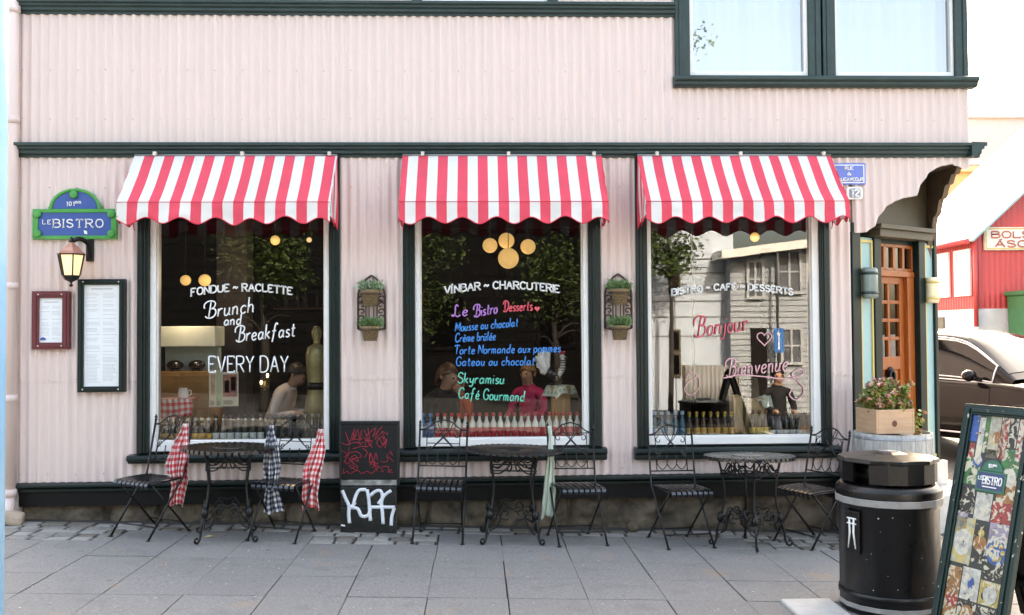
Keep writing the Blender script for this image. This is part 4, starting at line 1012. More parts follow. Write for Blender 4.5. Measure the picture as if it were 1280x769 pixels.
# ------------------------------------------------------------ lamps inside
gm = mat('glowing paper globe', (1., .66, .28), .6, emit=.062, var=.1, scale=3)
gm2 = mat('glowing paper globe pale', (1., .74, .40), .6, emit=.085)
def globe(px, py, rp, Y, label):
    p = at(px, py, Y); r = rp*(Y + 8.35)/FPX
    t = thing('globe_lamp', label, 'pendant lamp', p, group='lit globe lamps hanging in the bistro')
    MB().ball((0, 0, 0), r, 20, 12).build('globe', gm if rp > 5 else gm2, t)
    MB().tube([(0, 0, r), (0, 0, 3.2 - p.z)], .004, 5).build('cord', M['black'], t)
globe(612.5, 307, 9.3, 1.3, 'left small globe of the four paper lamps in the middle window')
globe(633, 301, 10, 1.6, 'top globe of the four paper lamps in the middle window')
globe(660, 308.5, 9.5, 1.3, 'right small globe of the four paper lamps in the middle window')
globe(635.5, 323, 13, 1.1, 'largest and lowest globe of the four paper lamps in the middle window')
globe(232, 350.5, 6.5, 2.0, 'left one of two globe lamps beside each other in the left window')
globe(256, 350.5, 7.5, 1.8, 'right one of two globe lamps beside each other in the left window')
globe(344, 300.5, 6, 2.2, 'globe lamp just below the left awning')
globe(386.5, 300, 3.2, 2.8, 'tiny globe lamp at the top right of the left window')
globe(943.5, 296.5, 6, 2.0, 'globe lamp seen just below the right awning')

# ------------------------------------------------------------ furnishings behind the glass
FL = -.1
oak = mat('honey oak', (.30, .15, .05), .45, col2=(.42, .23, .08), var=0, scale=6, stretch=(1, 1, 5))
p0 = at(194, 465, 1.1); p1 = at(263, 465, 1.1)
t = thing('counter', 'serving counter with oak front and pale upper panels in the left window', 'counter', ((p0.x + p1.x)/2, 1.3, FL))
W = (p1.x - p0.x)/2
q = MB(); q.box(-W, W, -.2, .25, 0, p0.z - FL); q.box(-W*.96, -.02, -.215, -.2, .1, p0.z - FL - .03); q.box(.02, W*.96, -.215, -.2, .1, p0.z - FL - .03); q.build('oak_front', oak, t, bev=.006)
za = at(200, 434, 1.1).z - FL; zb_ = at(200, 408, 1.1).z - FL
pg = mat('pale green tile', (.42, .50, .45), .4, var=.1)
MB().box(-W, W, .1, .2, p0.z - FL, za).build('back_panel', pg, t); MB().box(-W - .02, W + .02, -.1, .25, za, zb_).build('hood', mat('pale counter hood', (.55, .60, .56), .4), t, bev=.01)
for sx in (-W*.45, W*.35):
    q = MB(); q.ball((sx, -.05, p0.z - FL + .06), .07, 12, 8, sc3=(1.2, 1, .7)); q.lathe([(.05, 0), (.06, .012)], 12, (sx, -.05, p0.z - FL)); q.build('glazed_dish', M['slat'], t)
p = at(223, 498, .55)
t = thing('basket_table', 'small table draped with a red checked cloth in the left window', 'table', (p.x, .55, WIN[0]['zg'] - .012))
hz = p.z - t.location.z; cs = .026
q = MB(); wq = .155
q.grid(12, 6, lambda u, v: (-wq + 2*wq*u, -.12 + .24*v, hz), mf=lambda i, j: (i % 2) + (j % 2)); q.grid(12, 6, lambda u, v: (-wq + 2*wq*u + .008*sin(v*3), -.12 - .012*sin(u*14)*v, hz - .17*v - .02*sin(u*5)*v), mf=lambda i, j: (i % 2) + (j % 2))
q.build('checked_cover', red3, t, solid=.003)
q = MB(); 
for sx in (-.13, .13):
    for sy in (-.09, .09): q.bar((sx, sy, 0), (sx, sy, hz - .004), .02, .02)
q.build('leg', oak, t)
t = thing('white_jug', 'white jug standing on the red checked cloth in the left window', 'jug', (at(229, 490, .55).x, .55, p.z + .002))
MB().lathe([(.001, 0), (.04, 0), (.045, .01), (.045, .06), (.036, .085), (.04, .09), (.034, .09), (.03, .06), (.001, .05)], 18).build('jug_body', M['white'], t)
MB().tube([(.044, 0, .02), (.07, 0, .03), (.07, 0, .065), (.044, 0, .075)], .006, 6).build('handle', M['white'], t)
# posters hung in the left window
def poster(px, py, Y, label, paper, spots):
    a = at(px[0], py[1], Y); b = at(px[1], py[0], Y); t = thing('poster', label, 'poster', (a.x, Y, a.z)); w, h = b.x - a.x, b.z - a.z
    MB().box(0, w, 0, .003, 0, h).build('sheet', paper, t)
    for (x0, x1, z0, z1, c) in spots: MB().box(w*x0, w*x1, -.002, -.0002, h*z0, h*z1).build('printed_patch', mat('print', c, .6, var=.5, scale=25), t)
    q = MB(); 
    for k in range(6): q.box(w*.1, w*(.6 + .05*(k % 4)), -.0015, -.0001, h*(.05 + .022*k), h*(.06 + .022*k))
    q.build('print', mat('poster print', (.1, .08, .08), .6), t); return t
poster((277, 298), (465, 508), .22, 'film poster with two dark faces on cream paper in the left window', mat('cream paper', (.62, .53, .40), .6), [(.08, .92, .28, .93, (.30, .12, .09)), (.18, .45, .4, .75, (.12, .08, .12)), (.55, .85, .45, .85, (.42, .25, .14))])
poster((261.5, 271), (463, 509), .23, 'narrow cream leaflet left of the film poster in the left window', mat('leaflet paper', (.60, .50, .38), .6), [(.2, .8, .3, .9, (.45, .30, .20))])
poster((271.3, 277), (463, 509), .24, 'narrow pale green leaflet between the cream leaflet and the film poster', mat('green leaflet', (.42, .48, .30), .6), [])
pl = at(294, 400, 2.3); t = thing('stone_pillar', 'grey brick pillar standing inside the left window', 'pillar', (pl.x, 2.3, FL))
q = MB()
for k in range(33):
    for j in (0, 1):
        o = .0 if k % 2 else .08
        q.box(-.16 + j*.16 - (o if j else 0), (-.004 if not j else .156) - (o if not j else 0), -.16, .16, k*.1, k*.1 + .094)
q.box(-.15, .15, -.15, .15, 0, 3.28)
q.build('brickwork', mat('grey violet brick', (.022, .019, .024), .8, col2=(.045, .038, .044), var=0, scale=5, bump=.4), t)
sh_ = at(362, 385, 3.2); t = thing('wall_shelf', 'long reddish wooden shelf with small bottles at the back of the left window', 'shelf', (sh_.x, 5.8, at(362, 385, 5.8).z))
MB().box(-.7, .7, -.15, .2, -.03, 0).build('board', mat('reddish wood', (.10, .035, .018), .5), t)
q = MB()
for k in range(9): q.lathe([(.001, 0), (.035, 0), (.035, .14), (.012, .2), (.012, .26)], 10, (-.55 + .14*k + RN.uniform(-.03, .03), 0, .001))
q.build('bottle_row', bclr, t)
# golden dress form
p = at(396, 500, .9); t = thing('dress_form', 'olive gold mannequin figure at the right of the left window', 'mannequin', (p.x, .9, WIN[0]['zg'] - .012))
og = mat('olive gold satin', (.20, .165, .06), .35, metal=.35, col2=(.42, .37, .18), var=0, scale=7)
zz = lambda py: at(396, py, .9).z - t.location.z
q = MB(); q.lathe([(.05, 0), (.115, .01), (.12, zz(515)), (.10, zz(497)), (.085, zz(485)), (.098, zz(462)), (.105, zz(444)), (.085, zz(434)), (.032, zz(430)), (.03, zz(426)), (.046, zz(421)), (.048, zz(415)), (.03, zz(409)), (.001, zz(407))], 20, sy=.6); q.build('figure', og, t)
MB().lathe([(.089, zz(487)), (.092, zz(487)), (.092, zz(478)), (.089, zz(478))], 20, sy=.62).build('belt', M['black'], t)
t = thing('candle_sconce', 'small candle lamp glowing on the back wall of the left window', 'candle lamp', at(331, 478, 5.9))
for s in (-1, 1): MB().ball((s*.045, -.03, .05*(s + 1)), .018, 10, 6, sc3=(1, 1, 1.8)).build('bulb', M['bulb'], t)
MB().bar((-.06, -.02, -.06), (.06, -.02, -.06), .03, .02).bar((0, 0, -.12), (0, 0, .02), .03, .02).build('bracket', M['gold'], t)
# rooster on its crate in the middle window
crate_m = oak
p = at(700, 515, .5); zs = WIN[1]['zg'] - .012
t = thing('tall_crate', 'tall oak crate under the green checked cloth in the middle window', 'crate', (p.x, .46, zs)); ht = at(700, 482, .46).z - zs
q = MB()
for k in range(4): q.box(-.085 + .043*k, -.085 + .043*k + .040, -.085, -.07, 0, ht); 
q.box(-.08, .08, -.069, .08, 0, ht - .002); q.build('boards', oak, t)
tz = zs + ht
g3 = grn3
q = MB(); N_ = 26
def dr(u, v):
    x = (u - .5)*.40; y = (v - .5)*.34; dx = max(0, abs(x) - .088); dy = max(0, abs(y) - .09)
    k = math.hypot(dx, dy)
    return (math.copysign(min(abs(x), .088) + dx*.45, x), math.copysign(min(abs(y), .09) + dy*.25, y), .003 - k*.95 - .012*sin(x*40)*min(1, k*8))
q.grid(N_, N_, dr, mf=lambda i, j: (i // 2 % 2) + (j // 2 % 2))
o = q.build('green_checked_cloth', g3, None, loc=(p.x, .46, tz), rot=(0, 0, rad(35)), solid=.003); tag(o, 'green checked cloth draped over the tall crate in the middle window', 'cloth')
t = thing('rooster_figure', 'black and white rooster figure standing on the green cloth in the middle window', 'figurine', (p.x, .46, tz + .004)); k = 1.
q = MB(); S = lambda px, py: at(px, py, .46)
def rl(px, py): v = S(px, py); return Vector((v.x - p.x, 0, v.z - tz - .004))
q.lathe([(.055, 0), (.06, .008), (.03, .02)], 14, (rl(694, 480).x, 0, 0))
q.tube(crom([rl(697, 476), rl(694, 470), rl(690, 467), rl(684, 464)], 5), [.04]*6 + [.055]*5 + [.05]*5, 10)
q.build('black_body', mat('glossy black glaze', (.015, .014, .016), .2), t)
q = MB()
for j, (ex, ey) in enumerate(((672, 447), (675, 442), (680, 440), (685, 441), (673, 455), (677, 462))):
    P = crom([rl(688, 468), rl((688 + ex)/2 - 2, (468 + ey)/2 + 1) + Vector((0, .012*(j % 3 - 1), 0)), rl(ex, ey) + Vector((0, .02*(j % 3 - 1), 0)), rl(ex - 2 + j*.4, ey + 5)], 5); q.tube(P, [.012 + .012*sin(pi*i/(len(P) - 1)) for i in range(len(P))], 8)
q.build('tail_plume', M['white'], t)
q = MB(); P = crom([rl(693, 470), rl(699, 467), rl(703, 460), rl(704, 452), rl(703, 447)], 5); q.tube(P, [.034 - .016*i/(len(P) - 1) for i in range(len(P))], 10); q.ball(tuple(rl(703, 446)), .024, 12, 8); q.build('white_neck', M['white'], t)
q = MB(); v = rl(703, 446); q.tube([v + Vector((.018, 0, 0)), v + Vector((.042, 0, -.006))], [.009, .001], 6); q.build('beak', M['gold'], t)
q = MB()
for j in range(4): q.ball(tuple(rl(700 + 1.8*j, 441.5 - .8*(j % 2))), .0125, 8, 6, sc3=(.8, .5, 1.2))
q.ball(tuple(rl(705.5, 451)), .010, 8, 6, sc3=(.7, .6, 1.4)); q.build('red_comb', mat('red glaze', (.5, .03, .04), .3), t)
q = MB()
for j in range(5):
    v = P[8 + 2*j]; q.tube([v + Vector((.031*cos(k*pi/5), .031*sin(k*pi/5), 0))*(1 - .055*j) for k in range(10)], .004, 5, closed=True)
q.build('black_check', M['black'], t)
# stand in the right window
p = at(935, 520, .42); zs = WIN[2]['zg'] - .012
t = thing('wooden_stand', 'pale wooden display stand between the bottles in the right window', 'stand', (p.x, .42, zs)); ht = at(935, 497, .42).z - zs; W = .148
q = MB(); q.box(-W, -.06, -.06, .1, 0, ht + .02); q.hexa([(-.058, -.09, 0), (W, -.09, 0), (W, .1, 0), (-.058, .1, 0), (-.03, -.09, ht), (W - .02, -.09, ht), (W - .02, .1, ht), (-.03, .1, ht)]); q.build('boards', mat('pale pine', (.46, .31, .14), .5, col2=(.56, .40, .20), var=0, scale=5, stretch=(1, 1, 4)), t, bev=.005)
t = thing('stone_pot', 'rough grey stone pot on the wooden stand in the right window', 'pot', (at(937, 490, .42).x, .42, zs + ht + .001))
MB().lathe([(.001, 0), (.08, 0), (.09, .02), (.078, .13), (.07, .165), (.075, .175), (.055, .175), (.05, .1), (.001, .1)], 20).build('pot_body', M['stone'], t)
t = tag(MB().grid(12, 10, lambda u, v: (-.07 + .15*u, -.02 - .09*v**2 + .012*sin(u*9), .016 - .10*v*v*(1 if u > .3 else .4) + .006*sin(u*13 + v*4))).build('green_cloth', grn, None, loc=(at(951, 500, .42).x, .40, zs + ht + .004), solid=.003), 'pale green cloth hanging over the edge of the wooden stand', 'cloth')

# ------------------------------------------------------------ people
SKIN = mat('skin', (.50, .29, .21), .5, var=.06)
def person(label, loc, rz, shirt, trousers, hair, lean=0., long_hair=False, s=1., reach=.0, turn=0.):
    """a seated figure; local -Y is forward, origin on the floor under the hips"""
    t = thing('person', label, 'person', loc, (0, 0, rz)); t.scale = (s, s, s)
    c, sn = cos(lean), sin(lean); hip = Vector((0, 0, .50))
    def T(x, y, z): return hip + Vector((x, y*c - z*sn, z*c + y*sn))
    V = {'pelvis': (hip, .14), 'belly': (T(0, 0, .16), .135), 'chest': (T(0, .01, .34), .15), 'shc': (T(0, .015, .46), .10), 'neck': (T(0, -.005, .54), .055), 'jaw': (T(0, -.03, .61), .075), 'head': (T(0, -.02, .68), .098), 'crown': (T(0, -.005, .75), .07), 'nose': (T(0, -.125, .645), .016)}
    E = [('pelvis', 'belly'), ('belly', 'chest'), ('chest', 'shc'), ('shc', 'neck'), ('neck', 'jaw'), ('jaw', 'head'), ('head', 'crown'), ('head', 'nose')]
    for n, q in (('l', -1), ('r', 1)):
        V['sh'+n] = (T(q*.18, .01, .44), .068); V['el'+n] = (T(q*.24, -.04 - reach*.3, .20), .05)
        hand = Vector((q*.15, -.28 - reach, .66 + reach*.1)); V['wr'+n] = (hand, .034); V['ha'+n] = (hand + Vector((-q*.01, -.08, .0)), .036); V['hf'+n] = (hand + Vector((-q*.02, -.15, -.01)), .018)
        V['th'+n] = (hand + Vector((-q*.05, -.07, .02)), .014)
        V['hip'+n] = (Vector((q*.10, -.02, .48)), .095); V['kn'+n] = (Vector((q*.13, -.43, .49)), .065); V['an'+n] = (Vector((q*.13, -.42, .09)), .042); V['to'+n] = (Vector((q*.14, -.58, .04)), .036)
        E += [('shc', 'sh'+n), ('sh'+n, 'el'+n), ('el'+n, 'wr'+n), ('wr'+n, 'ha'+n), ('ha'+n, 'hf'+n), ('wr'+n, 'th'+n), ('pelvis', 'hip'+n), ('hip'+n, 'kn'+n), ('kn'+n, 'an'+n), ('an'+n, 'to'+n)]
    keys = list(V); me = bpy.data.meshes.new('body')
    me.from_pydata([tuple(V[k][0]) for k in keys], [(keys.index(a), keys.index(b)) for a, b in E], [])
    o = bpy.data.objects.new('body', me); COL.objects.link(o)
    o.modifiers.new('skin', 'SKIN'); sk = me.skin_vertices[0].data if me.skin_vertices else None
    if sk is None:
        bm = __import__('bmesh').new(); bm.from_mesh(me); bm.verts.layers.skin.verify(); bm.to_mesh(me); bm.free(); sk = me.skin_vertices[0].data
    for i, k in enumerate(keys): sk[i].radius = (V[k][1], V[k][1]*(.78 if k in ('chest', 'belly', 'pelvis', 'shc') else 1)); sk[i].use_root = (k == 'pelvis')
    su = o.modifiers.new('sub', 'SUBSURF'); su.levels = su.render_levels = 2
    dg = bpy.context.evaluated_depsgraph_get(); m2 = bpy.data.meshes.new_from_object(o.evaluated_get(dg))
    bpy.data.objects.remove(o)
    for m in (SKIN, shirt, trousers, M['black']): m2.materials.append(m)
    cen = {k: V[k][0] for k in keys}
    for p in m2.polygons:
        p.use_smooth = True; pc = p.center; k = min(keys, key=lambda k: (pc - cen[k]).length - V[k][1])
        p.material_index = 0 if k in ('neck', 'jaw', 'head', 'crown', 'nose') or k[:2] in ('ha', 'hf', 'th') else 2 if k[:2] in ('pe', 'hi', 'kn', 'an') and k != 'pelvis' or (k == 'pelvis' and pc.z < .56) else 3 if k[:2] == 'to' else 1
    bo = bpy.data.objects.new('body', m2); COL.objects.link(bo); bo.parent = t
    h = MB(); hc = T(0, .008, .705)
    def hf(u, v):
        k = .5 + .5*sin(2*pi*u); th = pi*v*(.37 + .29*k**.7); L_ = (.17 if long_hair else .02)*max(0, k - .25)*v*v
        return tuple(hc + Matrix.Rotation(lean, 3, 'X') @ Vector((.104*sin(th)*cos(2*pi*u)*(1 + .03*sin(17*u*pi)), .108*sin(th)*sin(2*pi*u) + .012*k, .104*cos(th) - L_ + .004*sin(31*u + 5*v))))
    h.grid(30, 12, hf)
    h.build('hair', hair, t)
    ey = MB()
    for q in (-1, 1): ey.ball(tuple(T(q*.035, -.112, .685)), .011, 8, 6)
    ey.build('eyes', M['black'], t)
    mo = MB(); mo.bar(T(-.025, -.105, .605), T(.025, -.105, .605), .012, .01); mo.build('mouth', mat('lips', (.35, .12, .1), .5), t)
    cl_ = MB(); cl_.tube([T(.062*cos(2*pi*k/14), -.005 + .06*sin(2*pi*k/14), .515 - .012*sin(2*pi*k/14)) for k in range(14)], .018, 6, closed=True); cl_.build('collar', M['white'] if 'shirt' in label else shirt, t)
    for q in (-1, 1): MB().ball(tuple(T(q*.098, .0, .67)), .024, 8, 6, sc3=(.4, .7, 1.2)).build('ear', SKIN, t)
    return t
def stool(x, y, z):
    t = thing('bistro_stool', 'dark wooden stool under a seated guest inside the bistro', 'stool', (x, y, z), group='stools inside the bistro')
    MB().lathe([(.17, .385), (.19, .39), (.19, .41), (.001, .415)], 18).build('seat', M['floorwood'], t)
    for a in range(4): MB().bar((.17*cos(a*pi/2 + .7), .17*sin(a*pi/2 + .7), 0), (.12*cos(a*pi/2 + .7), .12*sin(a*pi/2 + .7), .388), .03, .03).build('leg', M['floorwood'], t)
hb, hd, hg = mat('brown hair', (.10, .04, .02), .5, var=.3), mat('dark hair', (.015, .012, .012), .5), mat('fair hair', (.30, .17, .07), .5)
def seat(px, pyhead, Y, s, lean, *a, **k):
    """put the head where the photograph shows it"""
    hz = s*(.50 + .69*cos(lean)); z = at(px, pyhead, Y).z - hz
    return px, Y, z
def guest(px, pyhead, Y, label, rz, shirt, tr, hair, lean, s=1., **k):
    p = at(px, pyhead, Y); h = Vector((0, -.69*sin(lean)*s, s*(.50 + .69*cos(lean)))); h = Matrix.Rotation(rz, 3, 'Z') @ h
    x, y, z = p.x - h.x, Y - h.y, p.z - h.z
    person(label, (x, y, z), rz, shirt, tr, hair, lean, s=s, **k)
    st = thing('bench', 'dark wooden platform bench ' + k.get('where', 'under the guest: ') if 0 else 'plain dark wooden bench under the ' + ' '.join(label.split()[2:6]) + ' guest', 'bench', (x, y, FL))
    top = z + .40*s - FL
    MB().box(-.22, .22, -.2, .2, max(.02, top - .05), top).build('seat', M['floorwood'], st, bev=.006)
    for sx in (-.2, .2):
        for sy in (-.18, .18): MB().box(sx - .02, sx + .02, sy - .02, sy + .02, 0, max(.02, top - .05)).build('leg', M['floorwood'], st)
dj = mat('dark jeans', (.03, .04, .07), .8)
guest(371, 467, 1.7, 'person in a pale pink shirt leaning forward inside the left window, dark hair', rad(78), mat('pale pink shirt', (.78, .69, .66), .85, var=.12, scale=7, bump=1., bscale=9), dj, hd, .5, s=.92, reach=.05)
guest(560, 468, 1.5, 'person in dark clothes with brown hair at the left of the middle window', rad(50), mat('dark wool', (.02, .018, .02), .9, bump=1., bscale=10), dj, hb, .3, s=1., long_hair=True)
guest(660, 466, 2.2, 'person in a bright pink jacket seated behind the dessert list', rad(-30), mat('bright pink jacket', (.60, .02, .14), .6, var=.3, scale=12, bump=1., bscale=12), dj, hg, .05, s=.85)
guest(575, 480, 2.4, 'person in an orange red scarf seated deeper in the middle window', rad(-60), mat('orange red scarf', (.50, .08, .03), .8), dj, hb, .1, s=.8)
# ------------------------------------------------------------ ground
M['asph'] = mat('asphalt', (.045, .045, .047), .85, col2=(.08, .08, .082), var=0, scale=30, bump=.4, bscale=150)
def gfn(x0, x1, y0, y1, dz):
    return lambda u, v: (x0 + (x1-x0)*u, y0 + (y1-y0)*v, gz(x0 + (x1-x0)*u, y0 + (y1-y0)*v) + dz)
q = MB(); xs_ = [-300, -60, -12, -8, -4, 0, 4, 8, 12, 60, 300]; ys_ = [-300, -60, -20, 0, 5, 10, 20, 40, 100, 300]
q.grid(len(xs_) - 1, len(ys_) - 1, lambda u, v: (xs_[round(u*(len(xs_)-1))], ys_[round(v*(len(ys_)-1))], gz(xs_[round(u*(len(xs_)-1))], ys_[round(v*(len(ys_)-1))]) - .13))
tag(q.build('ground', M['asph']), kind='structure')
def slabmat(n, c):
    m = mat(n, c, .85, var=.32, scale=62, bump=.35, bscale=90)
    nt = m.node_tree; N = nt.nodes; L = nt.links; b = N['Principled BSDF']
    src = b.inputs['Base Color'].links[0].from_socket
    tc = N.new('ShaderNodeTexCoord')
    def stain(scale, lo, hi, col, fac):
        nonlocal src
        z = N.new('ShaderNodeTexNoise'); z.inputs['Scale'].default_value = scale; z.inputs['Detail'].default_value = 5; L.new(tc.outputs['Object'], z.inputs['Vector'])
        r = N.new('ShaderNodeMapRange'); r.inputs[1].default_value = lo; r.inputs[2].default_value = hi; r.inputs[4].default_value = fac; L.new(z.outputs['Fac'], r.inputs[0])
        x = N.new('ShaderNodeMix'); x.data_type = 'RGBA'; L.new(r.outputs[0], x.inputs[0]); L.new(src, x.inputs[6]); x.inputs[7].default_value = (*col, 1); src = x.outputs[2]
    stain(.8, .45, .75, (.16, .155, .15), .45); stain(2.3, .62, .7, (.30, .20, .12), .35); stain(28, .70, .74, (.55, .54, .52), .6); stain(11, .66, .72, (.085, .08, .075), .55); stain(4.3, .55, .72, (.12, .115, .11), .4)
    L.new(src, b.inputs['Base Color'])
    return m
SL = [slabmat('grey paving slab', (.190, .184, .177)), slabmat('light paving slab', (.198, .192, .185)), slabmat('dark paving slab', (.182, .176, .169))]
JT = mat('sandy joint', (.05, .047, .042), .95, var=.3, scale=60)
def gp(px, py):
    d = MC @ Vector(((px - 640)/FPX, (384.5 - py)/FPX, -1))
    t = (CAM.z + .027*CAM.x)/(-(d.z + .027*d.x)); return CAM + d*t
Y0 = gp(384, 679).y; X0 = gp(627, 679.5).x
q = MB(); q.grid(8, 4, gfn(-7, 5.0, -9.3, .1, -.016)); q.grid(2, 4, gfn(3.0, 5.0, .1, 9, -.016)); tag(q.build('paving_bed', JT), kind='structure')
RN = random.Random(11)
def paver(mb, x0, x1, y0, y1, m, th=.05, tz=.002, ta=.0015, dome=0.):
    z = RN.uniform(-tz, tz)
    P = [(x0, y0), (x1, y0), (x1, y1), (x0, y1)]
    tops = [Vector((x, y, gz(x, y) + z + RN.uniform(-ta, ta))) for x, y in P]
    mb.hexa([tuple(t - Vector((0, 0, th))) for t in tops] + [tuple(t) for t in tops], m)
zones = [(gp(150, 668).x, gp(384, 668).x), (gp(547, 668).x, gp(935, 668).x)]
def inslab(xa, xb): return any(a - .12 <= xa and xb <= b + .12 for a, b in zones)
pv = MB(); cobz = []
for i in range(-16, 10):
    xa = X0 + i*.5; xb = xa + .5
    if xa < -6.9 or xb > 5.05: continue
    for j in range(0, 17):
        yb = Y0 - j*.5; ya = yb - .5
        jog = RN.uniform(-.004, .004)
        paver(pv, xa + .0025 + jog, xb - .0025 + jog, ya + .0025, yb - .0025, RN.choice((0, 0, 0, 1, 2)))
    if inslab(xa, xb): paver(pv, xa + .004, xb - .004, Y0 + .004, Y0 + .41, RN.choice((0, 0, 1)))
    if xb > XR - .4:
        for j in range(0, 18):
            ya = Y0 + .0 + j*.5
            if xa >= 4.2 or ya + .5 < .1: paver(pv, xa + .004, xb - .004, ya + .004, ya + .496, RN.choice((0, 0, 1, 2)))
tag(pv.build('pavement', SL, bev=.004), kind='structure')
cb = MB(); CB = [mat('grey cobble', (.20, .19, .175), .8, var=.3, scale=30, bump=.5, bscale=60), mat('pale cobble', (.27, .26, .24), .8, var=.2, scale=30, bump=.5, bscale=60), mat('brown cobble', (.15, .13, .11), .8, var=.2, scale=30, bump=.5, bscale=60)]
def cobrow(xa, xb, y0, y1):
    x = xa + RN.uniform(-.05, 0)
    while x < xb - .05:
        w = RN.uniform(.14, .24); x1 = min(x + w, xb)
        if x1 - x > .05: paver(cb, x + .011, x1 - .011, y0 + .010 + RN.uniform(-.004, .004), y1 - .010 + RN.uniform(-.004, .004), RN.choice((0, 0, 1, 1, 2)), .06, .005, .003)
        x = x1
slx = [X0 + i*.5 for i in range(-16, 10) if inslab(X0 + i*.5, X0 + i*.5 + .5)]
cobrow(-6.8, 4.1, Y0 + .42, Y0 + .55); cobrow(-6.8, 4.1, Y0 + .55, Y0 + .68)
x = -6.9
segs = []
i = -14
cur = None
for i in range(-16, 10):
    xa = X0 + i*.5
    if xa < -6.9 or xa + .5 > 4.1: continue
    if not any(abs(xa - s) < .01 for s in slx):
        for k in range(3): cobrow(xa, xa + .5, Y0 + .004 + k*.138, Y0 + .004 + (k+1)*.138)
tag(cb.build('cobbles', CB, bev=.012), kind='structure')
kb = MB(); n = 24
for k in range(12): paver(kb, 5.05, 5.2, -9.2 + k*1.5, -7.71 + k*1.5, 0, .2)
for k in range(10): paver(kb, -6.9 + k*1.2, -5.71 + k*1.2, -9.45, -9.31, 0, .2)
tag(kb.build('kerb', M['concrete'], bev=.012), kind='structure')
# bits on the ground
q = MB(); RN = random.Random(3)
lf = thing('fallen_leaf', 'small yellow leaf lying on the slabs under the left table', 'leaf', (gp(261, 672).x, gp(261, 672).y, gz(gp(261, 672).x) + .006))
MB().add([(-.03, -.01, 0), (0, -.022, .004), (.035, 0, .006), (.0, .018, .01), (-.025, .01, .004)], [(0, 1, 2, 3, 4)]).build('leaf_blade', mat('yellow leaf', (.55, .42, .16), .7), lf, solid=.001)
q = MB()
for k in range(70):
    g = gp(RN.uniform(20, 1040), RN.uniform(684, 765)); r = RN.uniform(.002, .006); q.lathe([(r, 0), (r*.8, .0012), (.0001, .0014)], 6, (g.x, g.y, gz(g.x, g.y) + .0025), sx=RN.uniform(.7, 1.6))
tag(q.build('litter_specks', mat('pale speck', (.55, .54, .52), .8)), kind='stuff')
s = MB(); s.ball((0, 0, .04), .055, 14, 8, sc3=(1, .9, .85)); g = gp(788, 660)
tag(s.build('round_stone', M['stone'], None, loc=(g.x, -.16, gz(g.x))), 'round stone lying at the foot of the plinth', 'stone')
s = MB(); s.box(-.1, .1, -.09, .09, 0, .1); g = at(12, 646, -.2)
tag(s.build('loose_stone', mat('sandy stone', (.42, .33, .25), .85, var=.2, bump=.5), None, bev=.03, loc=(g.x, -.2, gz(g.x)), rot=(0, .2, .3)), 'sandy stone block under the pink downpipe', 'stone')

# ------------------------------------------------------------ pink downpipe and the blue pole at the left edge
px_ = at(14.5, 300, -.07).x
q = MB(); q.tube([(px_, -.07, gz(px_) + .16), (px_, -.07, ZTOP)], .05, 14)
for z in (.34, at(15, 498, -.07).z, at(15, 358, -.07).z, at(15, 150, -.07).z, at(15, 12, -.07).z): q.lathe([(.05, -.03), (.058, -.03), (.058, .03), (.05, .03)], 14, (px_, -.07, z))
q.tube([(px_, -.07, gz(px_) + .2), (px_, -.09, gz(px_) + .12), (px_ + .02, -.17, gz(px_) + .06)], .05, 12)
q.build('downpipe', M['pink'], bistro)
p = at(6, 400, -4.6); t = thing('blue_pole', 'pale blue painted pole at the left edge of the pavement', 'pole', (p.x - .06, -4.6, gz(p.x, -4.6)))
MB().lathe([(.06, 0), (.06, 5.2), (.001, 5.22)], 20).build('shaft', mat('sky blue paint', (.20, .46, .74), .4, col2=(.42, .66, .86), var=0, scale=1.1), t)
MB().lathe([(.09, 0), (.09, .03), (.061, .05)], 20).build('base', M['steel'], t)

# ------------------------------------------------------------ litter bin
c = at(1110.5, 640, -2.4); bx, by = c.x, -2.4; g = gz(bx, by)
tag(MB().box(at(990, 760, by - .1).x - bx, -.33, gp(1000, 752).y - by - .5, gp(1000, 752).y - by, -.1, .035).build('concrete_block', M['concrete'], None, bev=.012, loc=(bx, by, g)), 'pale concrete block on the pavement beside the black litter bin', 'block')
t = thing('litter_bin', 'black octagonal topped litter bin with pale stripes', 'litter bin', (bx, by, g + .002))
bb = mat('black bin plastic', (.0028, .0028, .0032), .3, var=.35, scale=16, bump=.08, bscale=70, spec=.45)
scf = mat('pale reflective stripe', (.27, .26, .25), .5, var=.2, scale=12)
R_ = .297; z0 = g + .002
zz = lambda py: at(1110, py, by - .25).z - z0
q = MB(); q.lathe([(.27, 0), (R_, .012), (R_, zz(640)), (R_ + .012, zz(637)), (R_ + .016, zz(624)), (R_ + .018, zz(617)), (R_*1.0, zz(612)), (R_*.94, zz(610)), (.001, zz(610))], 16, a0=pi/16); q.build('body', bb, t, bev=.004)
zl = at(1110, 578, by - .29).z - z0; za_ = at(1110, 564, by).z - z0
q = MB()
for k in range(16):
    a = 2*pi*(k + .5)/16
    if -2.75 < math.atan2(sin(a), cos(a)) < -2.4: continue
    a0, a1 = a - pi/16, a + pi/16; r = R_*.955
    q.hexa([(r*cos(a0), r*sin(a0), zz(607)), (r*cos(a1), r*sin(a1), zz(607)), ((r-.02)*cos(a1), (r-.02)*sin(a1), zz(607)), ((r-.02)*cos(a0), (r-.02)*sin(a0), zz(607)),
            (r*cos(a0), r*sin(a0), zl), (r*cos(a1), r*sin(a1), zl), ((r-.02)*cos(a1), (r-.02)*sin(a1), zl), ((r-.02)*cos(a0), (r-.02)*sin(a0), zl)])
q.lathe([(.2, zz(610)), (.2, zl - .02)], 16); q.build('opening_collar', bb, t)
